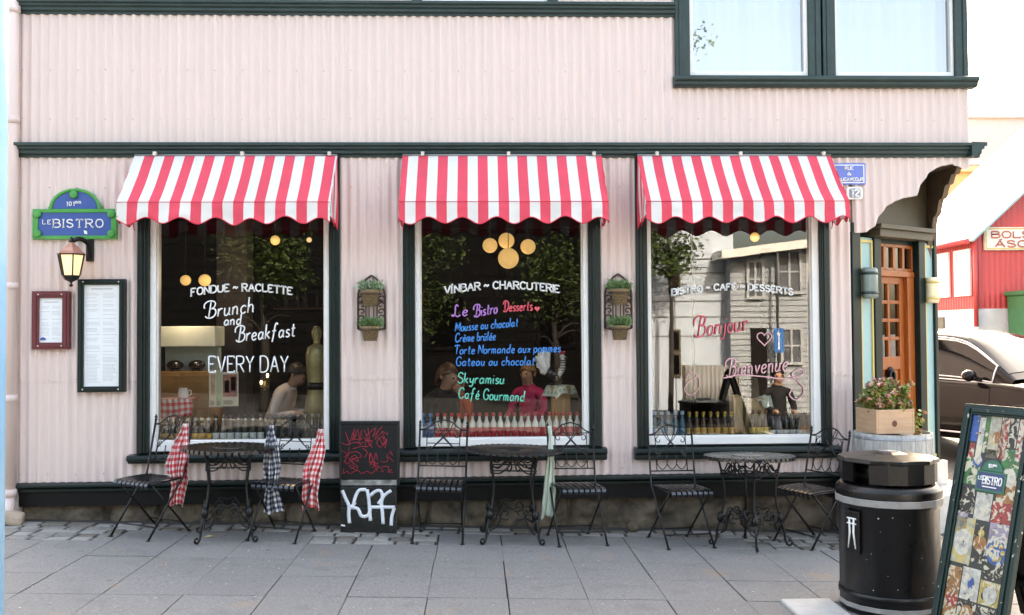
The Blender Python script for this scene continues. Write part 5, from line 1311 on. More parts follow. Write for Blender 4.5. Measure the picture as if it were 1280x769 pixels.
q = MB(); q.lathe([(.2, zl - .028), (R_*.985, zl - .028), (R_*1.0, zl - .02), (R_*.99, zl), (.11, za_ - .012), (.07, za_), (.001, za_)], 10, sm=False, a0=.2); q.build('lid', bb, t, bev=.006)
MB().lathe([(.055, za_ - .004), (.055, za_ + .002), (.001, za_ + .003)], 20).build('lid_disc', mat('worn grey patch', (.16, .16, .16), .6, var=.5, scale=30), t)
q = MB(); q.lathe([(R_ + .0135, zz(635)), (R_ + .018, zz(634.5)), (R_ + .020, zz(626.5)), (R_ + .0155, zz(626))], 16, a0=pi/16, sm=False); q.build('stripe', scf, t)
q = MB(); q.lathe([(R_ + .0005, .035), (R_ + .004, .037), (R_ + .004, .063), (R_ + .0005, .065)], 16, a0=pi/16, sm=False); q.build('stripe', scf, t)
q = MB(); q.lathe([(R_ + .0005, .10), (R_ + .008, .105), (R_ + .008, .13), (R_ + .0005, .135)], 16, a0=pi/16); q.build('hoop', bb, t)
a = -2.72; em = MB(); d = Vector((cos(a), sin(a), 0)); tt = Vector((-sin(a), cos(a), 0))
def EM(u, z, o): v = d*(R_*.985 + o) + tt*u; return (v.x, v.y, z)
ez0, ez1 = zz(697), zz(643); em.prism([(-.055, ez0), (.055, ez0), (.055, ez1), (-.055, ez1)], .014, .0, fn=lambda u, z, y: EM(u, z, y)); ep = em.build('emblem_panel', bb, t, bev=.003)
em = MB()
for u in (-.018, .018): em.tube([EM(u*1.6, ez0 + .03, .016), EM(u*.8, (ez0 + ez1)/2, .016), EM(u, ez1 - .04, .016)], [.004, .007, .006], 6)
for z in (.35, .47): em.tube([EM(-.036, ez0 + (ez1-ez0)*z + .09, .016), EM(.036, ez0 + (ez1-ez0)*z + .09, .016)], .005, 6)
em.build('emblem', M['white'], t)

q = MB(); RN = random.Random(4)
for k in range(14):
    a, z = RN.uniform(-2.8, -.6), RN.uniform(.12, zz(645)); r = RN.uniform(.002, .006); v = Vector((cos(a), sin(a), 0))*(R_*.996); w_t = Vector((-sin(a), cos(a), 0))
    q.add([tuple(v*1.012 + w_t*r*cos(j) + Vector((0, 0, z + r*RN.uniform(.6, 1.3)*sin(j)))) for j in range(6)], [(0, 1, 2, 3, 4, 5)])
q.build('paint_fleck', mat('pale fleck', (.5, .46, .42), .7), t)
# ------------------------------------------------------------ poster board
t = thing('poster_board', 'leaning dark green framed poster board covered in food pictures with a small BISTRO plate', 'sign board', (2.5813, -2.826, gz(2.5813, -2.826) + .02))
a_, l_ = 1.2002, .2434; PW, PH = .482, 1.3055
wd = Vector((cos(a_), -sin(a_), 0)); up_ = Vector((sin(a_)*sin(l_), cos(a_)*sin(l_), cos(l_))); nn = wd.cross(up_)
def PB_(u, v, d=0.): return tuple(wd*u + up_*v + nn*d)
def pbox(mb, u0, u1, v0, v1, d0, d1, m=0): return mb.prism([(u0, v0), (u1, v0), (u1, v1), (u0, v1)], d1, d0, m, fn=lambda u, v, d: PB_(u, v, d))
gw = mat('chipped green frame', (.006, .024, .022), .35, spec=.35, var=.25, scale=5, bump=.15, bscale=40)
nt = gw.node_tree; N = nt.nodes; L = nt.links; b = N['Principled BSDF']; src = b.inputs['Base Color'].links[0].from_socket
z = N.new('ShaderNodeTexNoise'); z.inputs['Scale'].default_value = 24; z.inputs['Detail'].default_value = 8; tc = N.new('ShaderNodeTexCoord'); L.new(tc.outputs['Object'], z.inputs['Vector'])
r = N.new('ShaderNodeMapRange'); r.inputs[1].default_value = .66; r.inputs[2].default_value = .68; L.new(z.outputs['Fac'], r.inputs[0])
x = N.new('ShaderNodeMix'); x.data_type = 'RGBA'; L.new(r.outputs[0], x.inputs[0]); L.new(src, x.inputs[6]); x.inputs[7].default_value = (.5, .47, .4, 1); L.new(x.outputs[2], b.inputs['Base Color'])
FWD = .062
f = MB(); pbox(f, 0, FWD, 0, PH, -.035, .0); pbox(f, PW - FWD, PW, 0, PH, -.035, .0); pbox(f, FWD, PW - FWD, 0, FWD, -.035, 0); pbox(f, FWD, PW - FWD, PH - FWD, PH, -.035, 0)
i_ = FWD*.45; 
for (u0, u1, v0, v1) in ((i_, FWD - .012, i_, PH - i_), (PW - FWD + .012, PW - i_, i_, PH - i_), (FWD, PW - FWD, PH - FWD + .012, PH - i_), (FWD, PW - FWD, i_, FWD - .012)): pbox(f, u0, u1, v0, v1, .0005, .012)
f.build('frame', gw, t, bev=.004)
q = MB(); pbox(q, FWD, PW - FWD, FWD, PH - FWD, -.03, -.015); base_ = q.build('poster', mat('poster dark ground', (.03, .03, .03), .35), t)
RN = random.Random(21)
def col(*c):
    c0 = c; CE = [(.62, .56, .42), (.10, .22, .05), (.42, .16, .05), (.05, .035, .03), (.55, .40, .12)]
    c = [q*.95 for q in c]; d = [.35*q + .012 for q in c]; e = CE[len(c0) % 1 + int(1000*sum(c0)) % len(CE)]
    m = mat('print colour', d, .35, var=0, scale=24, col2=c); nt = m.node_tree; N = nt.nodes; L = nt.links; b = N['Principled BSDF']; src = b.inputs['Base Color'].links[0].from_socket
    tc = N.new('ShaderNodeTexCoord'); v = N.new('ShaderNodeTexNoise'); v.inputs['Scale'].default_value = 19; v.inputs['Detail'].default_value = 3; v.inputs['Distortion'].default_value = 1.5; L.new(tc.outputs['Object'], v.inputs['Vector'])
    r = N.new('ShaderNodeMapRange'); r.inputs[1].default_value = .53; r.inputs[2].default_value = .57; r.inputs[3].default_value = 0; r.inputs[4].default_value = .85; L.new(v.outputs['Fac'], r.inputs[0])
    x = N.new('ShaderNodeMix'); x.data_type = 'RGBA'; L.new(r.outputs[0], x.inputs[0]); L.new(src, x.inputs[6]); x.inputs[7].default_value = (*e, 1); L.new(x.outputs[2], b.inputs['Base Color']); return m
w_, h_ = PW - 2*FWD, PH - 2*FWD
def patch(u0, u1, v0, v1, m, d=.001): q = MB(); pbox(q, FWD + w_*u0, FWD + w_*u1, FWD + h_*v0, FWD + h_*v1, -.0155, -.0155 + d); return q.build('photo_print', m, t)
def disc(u, v, r, m, d=.002, sx=1.): q = MB(); q.prism([(FWD + w_*u + r*sx*cos(k*pi/10), FWD + h_*v + r*sin(k*pi/10)) for k in range(20)], -.0155 + d, -.0155, 0, fn=lambda a, b, c: PB_(a, b, c)); return q.build('printed_dish', m, t)
cW, cG, cB, cR, cY, cO, cK, cP, cL = col(.66, .63, .56), col(.05, .22, .06), col(.03, .12, .42), col(.48, .05, .04), col(.62, .46, .12), col(.46, .19, .05), col(.03, .025, .02), col(.42, .35, .45), col(.58, .55, .42)
for u0, u1, v0, v1, m in ((0, .14, .87, 1, cB), (.15, .26, .80, .99, cW), (.27, .34, .82, 1, cG), (.35, .55, .80, 1, cL), (.56, .70, .80, 1, cR), (.58, .63, .80, 1, cW), (.71, .86, .86, 1, cK), (.0, .30, .66, .79, cG), (.02, .12, .79, .86, cR), (.30, .55, .80, .84, cK),
 (.66, .98, .72, .85, cG), (.66, 1, .60, .71, cO), (.0, .28, .52, .64, cK), (.30, .60, .50, .63, cW), (.62, 1, .50, .60, cR), (.0, .36, .28, .50, cL), (.0, .2, .43, .52, cP), (.38, .62, .30, .48, cK), (.63, 1, .34, .50, cP), (.63, 1, .24, .33, cK), (.0, .25, .0, .26, cO), (.27, .60, .12, .27, cW), (.27, .6, .0, .11, cK), (.62, 1, .12, .23, cY), (.62, 1, 0, .11, cK)): patch(u0, u1, v0, v1, m)
for k in range(12):
    for j in range(2): patch(.88 + .06*j, .88 + .06*(j + 1), .80 + .0165*k, .80 + .0165*(k + 1), cR if (k + j) % 2 else cW, .0012 if (k + j) % 2 else .0011)
for u, v, r, m, sx in ((.22, .775, .035, cB, 1), (.22, .785, .025, cW, 1), (.5, .9, .035, cO, .7), (.82, .72, .05, cW, 1), (.82, .72, .035, cG, 1), (.86, .63, .04, cO, 1), (.45, .56, .05, cW, 1), (.45, .56, .03, cY, 1), (.18, .38, .075, cW, .8), (.18, .38, .05, cG, .8), (.16, .4, .025, cO, 1), (.5, .39, .045, cO, 1), (.5, .44, .02, cY, 1), (.82, .37, .075, cB, .9), (.14, .1, .04, cR, 1), (.45, .2, .035, cB, .6), (.45, .06, .045, cO, 1), (.32, .03, .025, cG, 1), (.82, .17, .05, cW, .9), (.8, .05, .04, cP, 1), (.72, .16, .02, cK, 1)): disc(u, v, r, m, .002 + RN.uniform(0, .0016), sx)
for k in range(7): a = 2*pi*k/7; disc(.82 + .11*cos(a), .37 + .035*sin(a), .014, cY, .0045)
q = MB()
for k in range(60):
    u, v = RN.random(), RN.random(); s = RN.uniform(.003, .008)
    q.prism([(FWD + w_*(.03 + .94*u) + s*cos(j*1.26 + k)*RN.uniform(.6, 1.2), FWD + h_*(.02 + .96*v) + s*sin(j*1.26 + k)) for j in range(5)], -.0155 + .0052 + k*1e-5, -.0155, k % 6, fn=lambda a, b, c: PB_(a, b, c))
q.build('printed_detail', [cW, cG, cO, cR, cY, cK], t)
sgm = mat('plate green', (.015, .13, .08), .3); sbm = mat('plate navy', (.02, .04, .13), .3)
q = MB(); u0, u1, v0, v1 = FWD + w_*.26, FWD + w_*.80, FWD + h_*.635, FWD + h_*.735
q.prism([(u0, v0), (u1, v0), (u1, v1), (u0, v1)], -.006, -.014, fn=lambda a, b, c: PB_(a, b, c)); uc = (u0 + u1)/2
q.prism([(uc + .07*cos(pi*k/12), v1 + .001 + .065*sin(pi*k/12)) for k in range(13)], -.006, -.014, fn=lambda a, b, c: PB_(a, b, c))
pl_ = q.build('bistro_plate', sgm, t, bev=.002)
q = MB(); q.prism([(u0 + .014, v0 + .014), (u1 - .014, v0 + .014), (u1 - .014, v1 - .01), (u0 + .014, v1 - .01)], -.004, -.0065, fn=lambda a, b, c: PB_(a, b, c)); q.build('plate_field', sbm, pl_)
q = MB(); F_ = lambda u, w, v: PB_(u, v, -w); 
def wf(u, v, w): return PB_(u, v, w)
write(q, 'BISTRO', u0 + .05, u1 - .02, v0 + .045, .042, -.003, .0042, serif=True, sp=.2, fn=wf, flat=None); write(q, 'LE', u0 + .018, u0 + .045, v0 + .065, .02, -.003, .0028, fn=wf, flat=None)
write(q, '101', uc - .025, uc + .005, v1 + .02, .02, -.003, .003, fn=wf, flat=None); write(q, 'BIS', uc + .01, uc + .03, v1 + .03, .01, -.003, .002, fn=wf, flat=None)
pbox(q, u0 + .05, u1 - .05, v0 + .026, v0 + .032, -.0045, -.0025); q.build('lettering', M['white'], pl_)
q = MB(); bkd = Vector((sin(a_), cos(a_), 0))
for u in (.05, PW - .05): q.bar(Vector(PB_(u, PH - .08, -.05)), wd*u + bkd*.72, .04, .03)
q.bar(wd*.05 + bkd*.62 + Vector((0, 0, .2)), wd*(PW - .05) + bkd*.62 + Vector((0, 0, .2)), .03, .03)
q.build('back_leg', M['blackmat'], t)
q = MB(); P = [wd*.07 + bkd*.70 + Vector((0, 0, .05)), wd*(PW - .07) + bkd*.70 + Vector((0, 0, .05)), Vector(PB_(PW - .07, PH - .12, -.055)), Vector(PB_(.07, PH - .12, -.055))]
o_ = bkd*.012; q.hexa([P[0], P[1], P[1] + o_, P[0] + o_, P[3], P[2], P[2] + o_, P[3] + o_]); q.build('back_panel', M['blackmat'], t)

# ------------------------------------------------------------ barrel, flower box
c = at(1116, 560, -.42); bx, by = c.x, -.42; g = gz(bx, by); k_ = (8.35 + by)/FPX
t = thing('barrel', 'weathered grey barrel with iron hoops in front of the orange door', 'barrel', (bx, by, g))
zt_ = at(1116, 545, by - .3).z - g; r0 = 49*k_
q = MB(); n = 18; pr = [(r0*.86, 0), (r0*.97, zt_*.25), (r0*1.03, zt_*.5), (r0*.99, zt_*.8), (r0*.96, zt_)]
pr2 = [(p.x, p.y) for p in crom([(a, b, 0) for a, b in pr], 4)] + [(r0*.90, zt_), (r0*.90, zt_ - .03), (.001, zt_ - .03)]
q.lathe(pr2, 36); 
for k in range(n): a = 2*pi*k/n; q.tube([(a_2*cos(a)*1.001, a_2*sin(a)*1.001, z) for a_2, z in [(p.x, p.y) for p in crom([(a, b, 0) for a, b in pr], 4)]], .004, 4)
wg_ = mat('weathered grey oak', (.24, .235, .225), .75, col2=(.50, .49, .465), var=0, scale=8, stretch=(3, 3, .6), bump=.5, bscale=30)
q.build('staves', wg_, t)
q = MB()
for f_ in (.97, .78, .6, .25): 
    rr = r0*(1.03 - .28*abs(f_ - .5)**2*1.0) ; z = zt_*f_ - .03; q.lathe([(rr*.97, z), (rr*1.0, z), (rr*1.0, z + .035), (rr*.97, z + .035)], 36)
q.build('hoop', mat('zinc hoop', (.30, .32, .34), .45, metal=.5, var=.2, scale=20), t)
zb = g + zt_
pw = mat('pale pine box', (.50, .29, .17), .6, col2=(.64, .42, .27), var=0, scale=5, stretch=(1, 1, 7), bump=.1)
c = at(1106, 530, by); hw = 26*k_; hh = 30*k_
t = thing('flower_box', 'pale pine box with a dark knot, full of flowers, standing on the grey barrel', 'planter', (c.x, by, zb + .001), (0, 0, rad(8)))
q = MB(); frame_ring(q, -hw, hw, -.16, .16, -hw + .02, hw - .02, -.14, .14, 0, 1); V = [(x, z, y*hh) for x, y, z in q.v]; q.v = V; q.box(-hw + .02, hw - .02, -.14, .14, 0, hh*.8); bo = q.build('box', pw, t, bev=.004)
MB().prism([(.0 + .022*cos(j*.4) - .01, hh*.42 + .026*sin(j*.4)) for j in range(16)], -.1625, -.1595).build('knot', mat('knot', (.14, .05, .025), .6), bo)
RN = random.Random(9); q = MB(); st_ = MB()
for k in range(90):
    x0, y0 = RN.uniform(-hw*.85, hw*1.0), RN.uniform(-.12, .12); tx, ty = x0*1.08 + RN.uniform(-.07, .10), y0*1.5 + RN.uniform(-.08, .08); h = RN.uniform(.08, .29)*(1 - .25*abs(x0/hw - .2))
    P = crom([(x0, y0, hh*.7), ((x0 + tx)/2, (y0 + ty)/2, hh*.8 + h*.7), (tx, ty, hh*.8 + h)], 4); st_.tube(P, .0025, 4)
    for p in P[1:]:
        for j in range(4): q.leaf(p, (RN.uniform(-1, 1), RN.uniform(-1, 1), RN.uniform(-.3, .8)), RN.uniform(.028, .055), RN.choice((0, 0, 1, 3)), .7)
    if RN.random() < .8:
        for j in range(10): q.leaf(P[-1], (RN.uniform(-1, 1), RN.uniform(-1, 1), RN.uniform(-.2, 1)), RN.uniform(.022, .042), RN.choice((4, 4, 5, 6)), .9)
for k in range(26):                                # trailing over the right end
    p = Vector((hw + .02 + RN.uniform(0, .05), -.1 + RN.uniform(-.08, .06), hh*.95 - RN.uniform(0, .22)))
    for j in range(5): q.leaf(p, (RN.uniform(-1, 1), RN.uniform(-1, .3), RN.uniform(-1, .5)), RN.uniform(.025, .05), RN.choice((0, 1, 3)), .7)
q.build('foliage', [mat('fresh green leaf', (.17, .27, .06), .5, var=.3), mat('yellow green leaf', (.38, .38, .12), .5, var=.3), LEAF[2], mat('rusty leaf', (.32, .13, .04), .5, var=.3), mat('pink petal', (.68, .30, .32), .6), mat('cream petal', (.72, .62, .52), .6), mat('salmon petal', (.70, .30, .18), .6)], t)
st_.build('stem', mat('stem', (.14, .13, .05), .6), t)

# ------------------------------------------------------------ parked car
paint_ = mat('dark brown car paint', (.008, .0058, .0057), .16, var=.08, coat=.12, spec=.2)
cglass = mat('dark car glass', (.003, .003, .0035), .04, var=.05, spec=.5)
chrome = mat('bright trim', (.62, .62, .64), .22, spec=.8); tyre = mat('tyre rubber', (.015, .015, .016), .8); alloy = mat('alloy rim', (.4, .4, .42), .3, metal=.9); lens = mat('headlamp lens', (.6, .62, .65), .08, spec=.8)
def make_car(label, loc, rz):
    t = thing('parked_car', label, 'car', loc, (0, 0, rz))
    ST = [(-2.32, .55, .98, .70), (-2.24, .40, 1.04, .84), (-1.9, .30, 1.06, .91), (-1.2, .27, 1.06, .935), (-.4, .25, 1.05, .945), (.4, .25, 1.03, .945), (1.0, .26, 1.02, .94), (1.5, .28, .98, .93), (1.95, .32, .90, .90), (2.22, .38, .80, .80), (2.33, .48, .70, .62)]
    S = crom([(a, b, c) for a, b, c, d in ST], 4); Wd = [p.x for p in crom([(d, 0, 0) for a, b, c, d in ST], 4)]
    def sec(i):
        p = S[i]; w = Wd[i]; zb, zs = p.y, p.z
        half = [(0, zb), (w*.80, zb), (w*.95, zb + .06), (w*.985, zb + .2), (w, zb + (zs - zb)*.55), (w*.985, zs - .10), (w*.955, zs - .03), (w*.90, zs), (w*.6, zs + .025), (0, zs + .04)]
        return [(p.x, -y, z) for y, z in half] + [(p.x, y, z) for y, z in reversed(half[1:-1])]
    secs = [sec(i) for i in range(len(S))]; n = len(secs[0]); q = MB()
    V = [v for s in secs for v in s]; F = []
    for i in range(len(secs) - 1):
        for j in range(n): F.append((i*n + j, i*n + (j+1) % n, (i+1)*n + (j+1) % n, (i+1)*n + j))
    q.add(V, F, 0, True); q.add(secs[0], [tuple(reversed(range(n)))]); q.add(secs[-1], [tuple(range(n))])
    # greenhouse
    GH = [(-2.18, 1.02, 1.05, .82, .80), (-1.85, 1.03, 1.42, .86, .66), (-1.5, 1.03, 1.585, .875, .63), (-.8, 1.03, 1.655, .885, .635), (-.1, 1.03, 1.665, .885, .635), (.45, 1.02, 1.60, .88, .62), (.85, 1.01, 1.36, .87, .70), (1.25, 1.0, 1.06, .86, .80)]
    G = crom([(a, b, c) for a, b, c, d, e in GH], 4); GD = crom([(d, e, 0) for a, b, c, d, e in GH], 4)
    def gs(i):
        p, d = G[i], GD[i]; zt = max(p.z, p.y + .005); w0, w1 = d.x, d.y; k = min(1, (zt - p.y)/.5)
        h = [(w0, p.y - .03), (w0 + (w1 - w0)*.5 + .02*k, p.y + (zt - p.y)*.5), (w1 + .015*k, zt - .06*k), (w1 - .05, zt - .012*k), (w1*.5, zt + .018), (0, zt + .024)]
        return [(p.x, -y, z) for y, z in h] + [(p.x, y, z) for y, z in reversed(h[:-1])]
    gsec = [gs(i) for i in range(len(G))]; m = len(gsec[0]); V = [v for s in gsec for v in s]; F = []
    for i in range(len(gsec) - 1):
        for j in range(m - 1): F.append((i*m + j, i*m + j + 1, (i+1)*m + j + 1, (i+1)*m + j))
    q.add(V, F, 0, True)
    q.build('body', paint_, t)
    # side windows as glass set just proud of the greenhouse
    def gi(x): return min(range(len(G)), key=lambda i: abs(G[i].x - x))
    def sidept(x, f, s, o):
        i = max(k for k in range(len(G)) if G[k].x <= x + 1e-6); i = min(i, len(G) - 2); a = (x - G[i].x)/(G[i+1].x - G[i].x)
        P = [Vector(gsec[i][k]).lerp(Vector(gsec[i+1][k]), a) for k in range(3)]
        v = P[0].lerp(P[1], f*2) if f < .5 else P[1].lerp(P[2], f*2 - 1)
        return Vector((v.x, (v.y - o)*(-s if s > 0 else 1) if s > 0 else v.y - o, v.z + o*.4))
    for s in (-1, 1):
        for x0, x1, cut in ((-1.86, -1.36, 1), (-1.30, -.40, 0), (-.32, .98, 2)):
            def fn(u, v, x0=x0, x1=x1, s=s, cut=cut):
                xx_ = x0 + (x1 - x0)*u; f = .12 + .80*v
                return sidept(xx_, f, s, .006)
            w = MB(); w.grid(10, 6, fn); sw_ = w.build('side_window', cglass, t); w = MB(); w.tube([fn(u, 0) + Vector((0, s*.003, 0)) for u in [k/8 for k in range(9)]] + [fn(1, v) for v in (.25, .5, .75)] + [fn(u, 1) for u in [1 - k/8 for k in range(9)]] + [fn(0, v) for v in (.75, .5, .25)], .010, 5, closed=True); w.build('window_trim', chrome, sw_)
        q = MB(); q.tube([sidept(x, .06, s, .008) for x in [-1.95 + 3.05*k/24 for k in range(25)]], .009, 6); q.tube([sidept(x, .97, s, .006) for x in [-1.95 + 2.95*k/24 for k in range(25)]], .008, 6); q.tube([(x, s*(.952 if abs(x) < 1 else .93), .36) for x in (-1.1, -.5, .2, .95)], .012, 6); q.build('chrome_trim', chrome, t)
        q = MB(); q.ball((.78, s*1.03, 1.10), .1, 14, 8, sc3=(.7, 1.15, .75)); q.bar((.82, s*.88, 1.04), (.8, s*.98, 1.07), .08, .05); q.build('wing_mirror', paint_, t)
        MB().ball((.745, s*1.03, 1.10), .085, 14, 8, sc3=(.45, 1.1, .75)).build('mirror_glass', chrome, t)
        for x in (-.95, .05): MB().tube(crom([(x - .1, s*.945, .90), (x - .05, s*.968, .905), (x + .05, s*.968, .905), (x + .1, s*.945, .90)], 4), .012, 6).build('door_handle', chrome, t)
        sm_ = MB()
        for x in (-1.33, -.36, .98): sm_.tube([(x, s*.93, .95), (x, s*.948, .7), (x + .02, s*.94, .34)], .004, 5)
        sm_.build('door_seam', M['black'], t)
        for x in (-1.42, 1.45):
            q = MB(); q.lathe([(.25, -.11), (.33, -.105), (.345, -.05), (.345, .05), (.33, .105), (.25, .11)], 28); q.v = [(x + a, s*.85 + c, .345 + b) for a, b, c in q.v]; wh = q.build('wheel', tyre, t)
            q = MB(); q.lathe([(.001, .08), (.06, .09), (.24, .095), (.25, .115)], 28); q.v = [(x + a, s*(.85 + c), .345 + b) for a, b, c in q.v]
            for k in range(5): a = 2*pi*k/5; q.bar((x, s*.965, .345), (x + .24*cos(a), s*.962, .345 + .24*sin(a)), .05, .02)
            q.build('rim', alloy, wh)
            q = MB(); q.tube([(x + .40*cos(a), s*(.935 if x < 0 else .925), .345 + .40*sin(a)) for a in [pi*k/16 for k in range(17)]], .03, 6); q.build('wheel_arch', tyre, t)
        q = MB(); q.ball((2.1, s*.66, .74), .16, 14, 8, sc3=(.9, 1.15, .5)); q.build('headlight', lens, t)
    w = MB(); i0, i1 = gi(.50), gi(1.15)
    def ws(u, v):
        f = i0 + (i1 - i0)*v; i = min(int(f), len(gsec) - 2); a = f - i; k = u*(m - 5) + 2
        P = [Vector(gsec[j][min(int(k), m - 1)]).lerp(Vector(gsec[j][min(int(k) + 1, m - 1)]), k - int(k)) for j in (i, i + 1)]
        v_ = P[0].lerp(P[1], a); return v_ + Vector((.006, 0, .006))
    w.grid(12, 6, ws); w.build('windscreen', cglass, t)
    q = MB(); q.box(2.30, 2.345, -.45, .45, .46, .66); q.build('grille', M['black'], t, bev=.02)
    q = MB(); q.box(2.342, 2.352, -.26, .26, .36, .46); q.build('number_plate', M['white'], t)
    return t
car = make_car('dark brown car parked in the side street beside the bistro corner', (6.84, 4.9, gz(6.84, 4.9) + .0 - .13 + .0), rad(-65))
car.location.z = .0 - .03

# ------------------------------------------------------------ houses beyond the corner
RX, RY = at(1222, 350, 12.65).x, 12.65
redm = mat('red painted iron', (.56, .065, .062), .4, var=.1, scale=2, stretch=(3, 3, .5)); 
t = thing('red_house', 'red corrugated iron house with pale roof across the side street', 'house', (RX, RY, 0)); KZ = (8.35 + RY)/FPX
zz = lambda py: at(1222, py, RY).z
ze, zf = zz(291), zz(386); g = gz(RX, RY) - .3; ridge = ze + 3.4*.91
PITCH2 = .12
q = MB(); n = 200
def gab(x): return ze + .91*min(x, 6.8 - x)
q.grid(240, 1, lambda u, v: (6.8*u, -.012*cos(2*pi*6.8*u/PITCH2), zf + (gab(6.8*u) - zf)*v)); q.grid(140, 1, lambda u, v: (-.012*cos(2*pi*4*u/PITCH2), 4*(1-u), zf + (ze - zf)*v))
q.box(0, 6.8, 3.98, 4, g, ze); q.build('wall', redm, t)
q = MB(); q.box(-.01, .06, -.05, -.0, zf, ze); q.box(-.05, -.0, -.05, .06, zf, ze); q.build('corner_board', redm, t)
MB().box(-.02, 6.82, -.03, 3.9, g - .3, zf).build('foundation', mat('pale foundation', (.62, .60, .59), .8), t)
q = MB()
for s in (0, 1):
    e = [(-.22, ze - .2), (3.4, ridge)] if s == 0 else [(3.4, ridge), (7.02, ze - .2)]
    (xa, za_2), (xb, zb2) = e; q.hexa([(xa, -.2, za_2), (xb, -.2, zb2), (xb, 4.2, zb2), (xa, 4.2, za_2), (xa, -.2, za_2 + .08), (xb, -.2, zb2 + .08), (xb, 4.2, zb2 + .08), (xa, 4.2, za_2 + .08)])
q.build('roof', mat('pale roof iron', (.66, .68, .70), .35, metal=.2, var=.05), t)
q = MB(); q.bar((-.24, -.23, ze - .2), (3.4, -.23, ridge + .01), .14, .05); q.bar((7.04, -.23, ze - .2), (3.4, -.23, ridge + .01), .14, .05); q.build('verge_board', M['teal'], t)
MB().tube([(-.26, -.1, ze - .2), (-.26, 4.1, ze - .2)], .06, 8).build('gutter', redm, t)
MB().tube([(-.1, -.1, ze - .1), (-.1, -.1, zf - .4)], .05, 8).build('downpipe', redm, t)
zw0, zw1 = zz(372) + .05, zz(304) - .1
for ya, yb_ in ((.22, .95), (1.2, 1.98)):
    q = MB(); f = lambda a, z, d: (-.04 + d, a, z)
    for (a, b, c, d) in ((ya, ya + .07, zw0, zw1), (yb_ - .07, yb_, zw0, zw1), (ya + .07, yb_ - .07, zw0, zw0 + .07), (ya + .07, yb_ - .07, zw1 - .07, zw1)): q.box(-.06, -.013, a, b, c, d)
    wo = q.build('window', M['white'], t, bev=.004); MB().box(-.03, -.0135, ya + .07, yb_ - .07, zw0 + .07, zw1 - .07).build('pane', mat('bright reflecting pane', (.55, .60, .62), .05, spec=.8), wo)  # pale pane colour stands in for a reflection on the glass
MB().box(-.05, -.02, 1.5, 2.1, zf - .42, zf - .16).build('cellar_window', M['brown'], t)
s = thing('shop_sign', 'white sign with red lettering on the red house gable', 'sign', at(1230, 312, RY - .06)); 
a = at(1230, 313, RY - .06); b = at(1300, 284, RY - .06); w, h = 2.1, b.z - a.z; s.location = a
MB().box(0, w, -.03, .03, 0, h).build('board', mat('cream sign board', (.74, .70, .62), .5), s, bev=.005)
q = MB(); frame_ring(q, .02, w - .02, .02, h - .02, .05, w - .05, .05, h - .05, -.04, -.031); q.build('border', M['gold'], s)
q = MB(); write(q, 'BOLSTRUN', .16, w - .16, h*.54, h*.27, -.04, .017); write(q, 'ÁSGRÍMS', .24, w - .24, h*.14, h*.27, -.04, .017); q.build('lettering', mat('faded red lettering', (.50, .14, .09), .6), s)
# green container
p = at(1257, 400, RY - 1.2); p = at(1256, 400, RY - .1); t = thing('green_container', 'tall green waste container with a lid in front of the red gable', 'container', (p.x + .80, RY - .65, gz(p.x, RY - .6) - .15))
hz_ = at(1265, 362, RY - 1.2).z - t.location.z; cg = mat('green container', (.05, .19, .07), .45, var=.15)
q = MB(); q.hexa([(-.68, -.5, .12), (.68, -.5, .12), (.68, .5, .12), (-.68, .5, .12), (-.75, -.55, hz_ - .1), (.75, -.55, hz_ - .1), (.75, .55, hz_ - .1), (-.75, .55, hz_ - .1)])
for x in (-.5, -.2, .1, .4): q.box(x, x + .06, -.575, -.5, .15, hz_ - .15)
q.build('body', cg, t, bev=.02); q = MB(); q.box(-.80, .80, -.6, .6, hz_ - .1, hz_); q.build('lid', cg, t, bev=.03)
q = MB()
for x in (-.55, .55): q.lathe([(.06, -.03), (.06, .03)], 12, (x, -.3, .06)); q.lathe([(.06, -.03), (.06, .03)], 12, (x, .3, .06))
q.build('castor', tyre, t)
# yellow and pale houses behind
def plain_house(name, label, x0, x1, y0, y1, ztop, wm, rm, wins):
    t = thing(name, label, 'house', (x0, y0, 0)); g = -.5
    MB().box(0, x1 - x0, 0, y1 - y0, g, ztop).build('wall', wm, t)
    MB().box(-.15, x1 - x0 + .15, -.15, y1 - y0 + .15, ztop, ztop + .18).build('roof', rm, t)
    for (a, b, c, d) in wins:
        q = MB(); frame_ring(q, a, b, c, d, a + .09, b - .09, c + .09, d - .09, -.05, -.002); wo = q.build('window', M['white'], t); MB().box(a + .09, b - .09, -.03, -.003, c + .09, d - .09).build('pane', cglass, wo)
    return t
Yy = 20.; plain_house('yellow_house', 'yellow rendered house behind the pale roof of the red house', at(1150, 230, Yy).x, at(1262, 230, Yy).x, Yy, Yy + 5, at(1230, 208, Yy).z - .18, mat('yellow render', (.76, .57, .24), .7, var=.05), mat('yellow eaves', (.74, .60, .30), .6), [(.8, 1.8, 2, 3.3)])
Yy = 27.; plain_house('pale_house', 'pale pink rendered house farthest back behind the yellow house', at(1120, 170, Yy).x, at(1400, 170, Yy).x, Yy, Yy + 6, at(1250, 142, Yy).z - .18, mat('pale pink render', (.70, .58, .54), .7, var=.05), mat('pale eaves', (.7, .66, .62), .6), [(6.5, 7.6, 6.5, 8), (2.5, 3.6, 6.4, 7.9)])
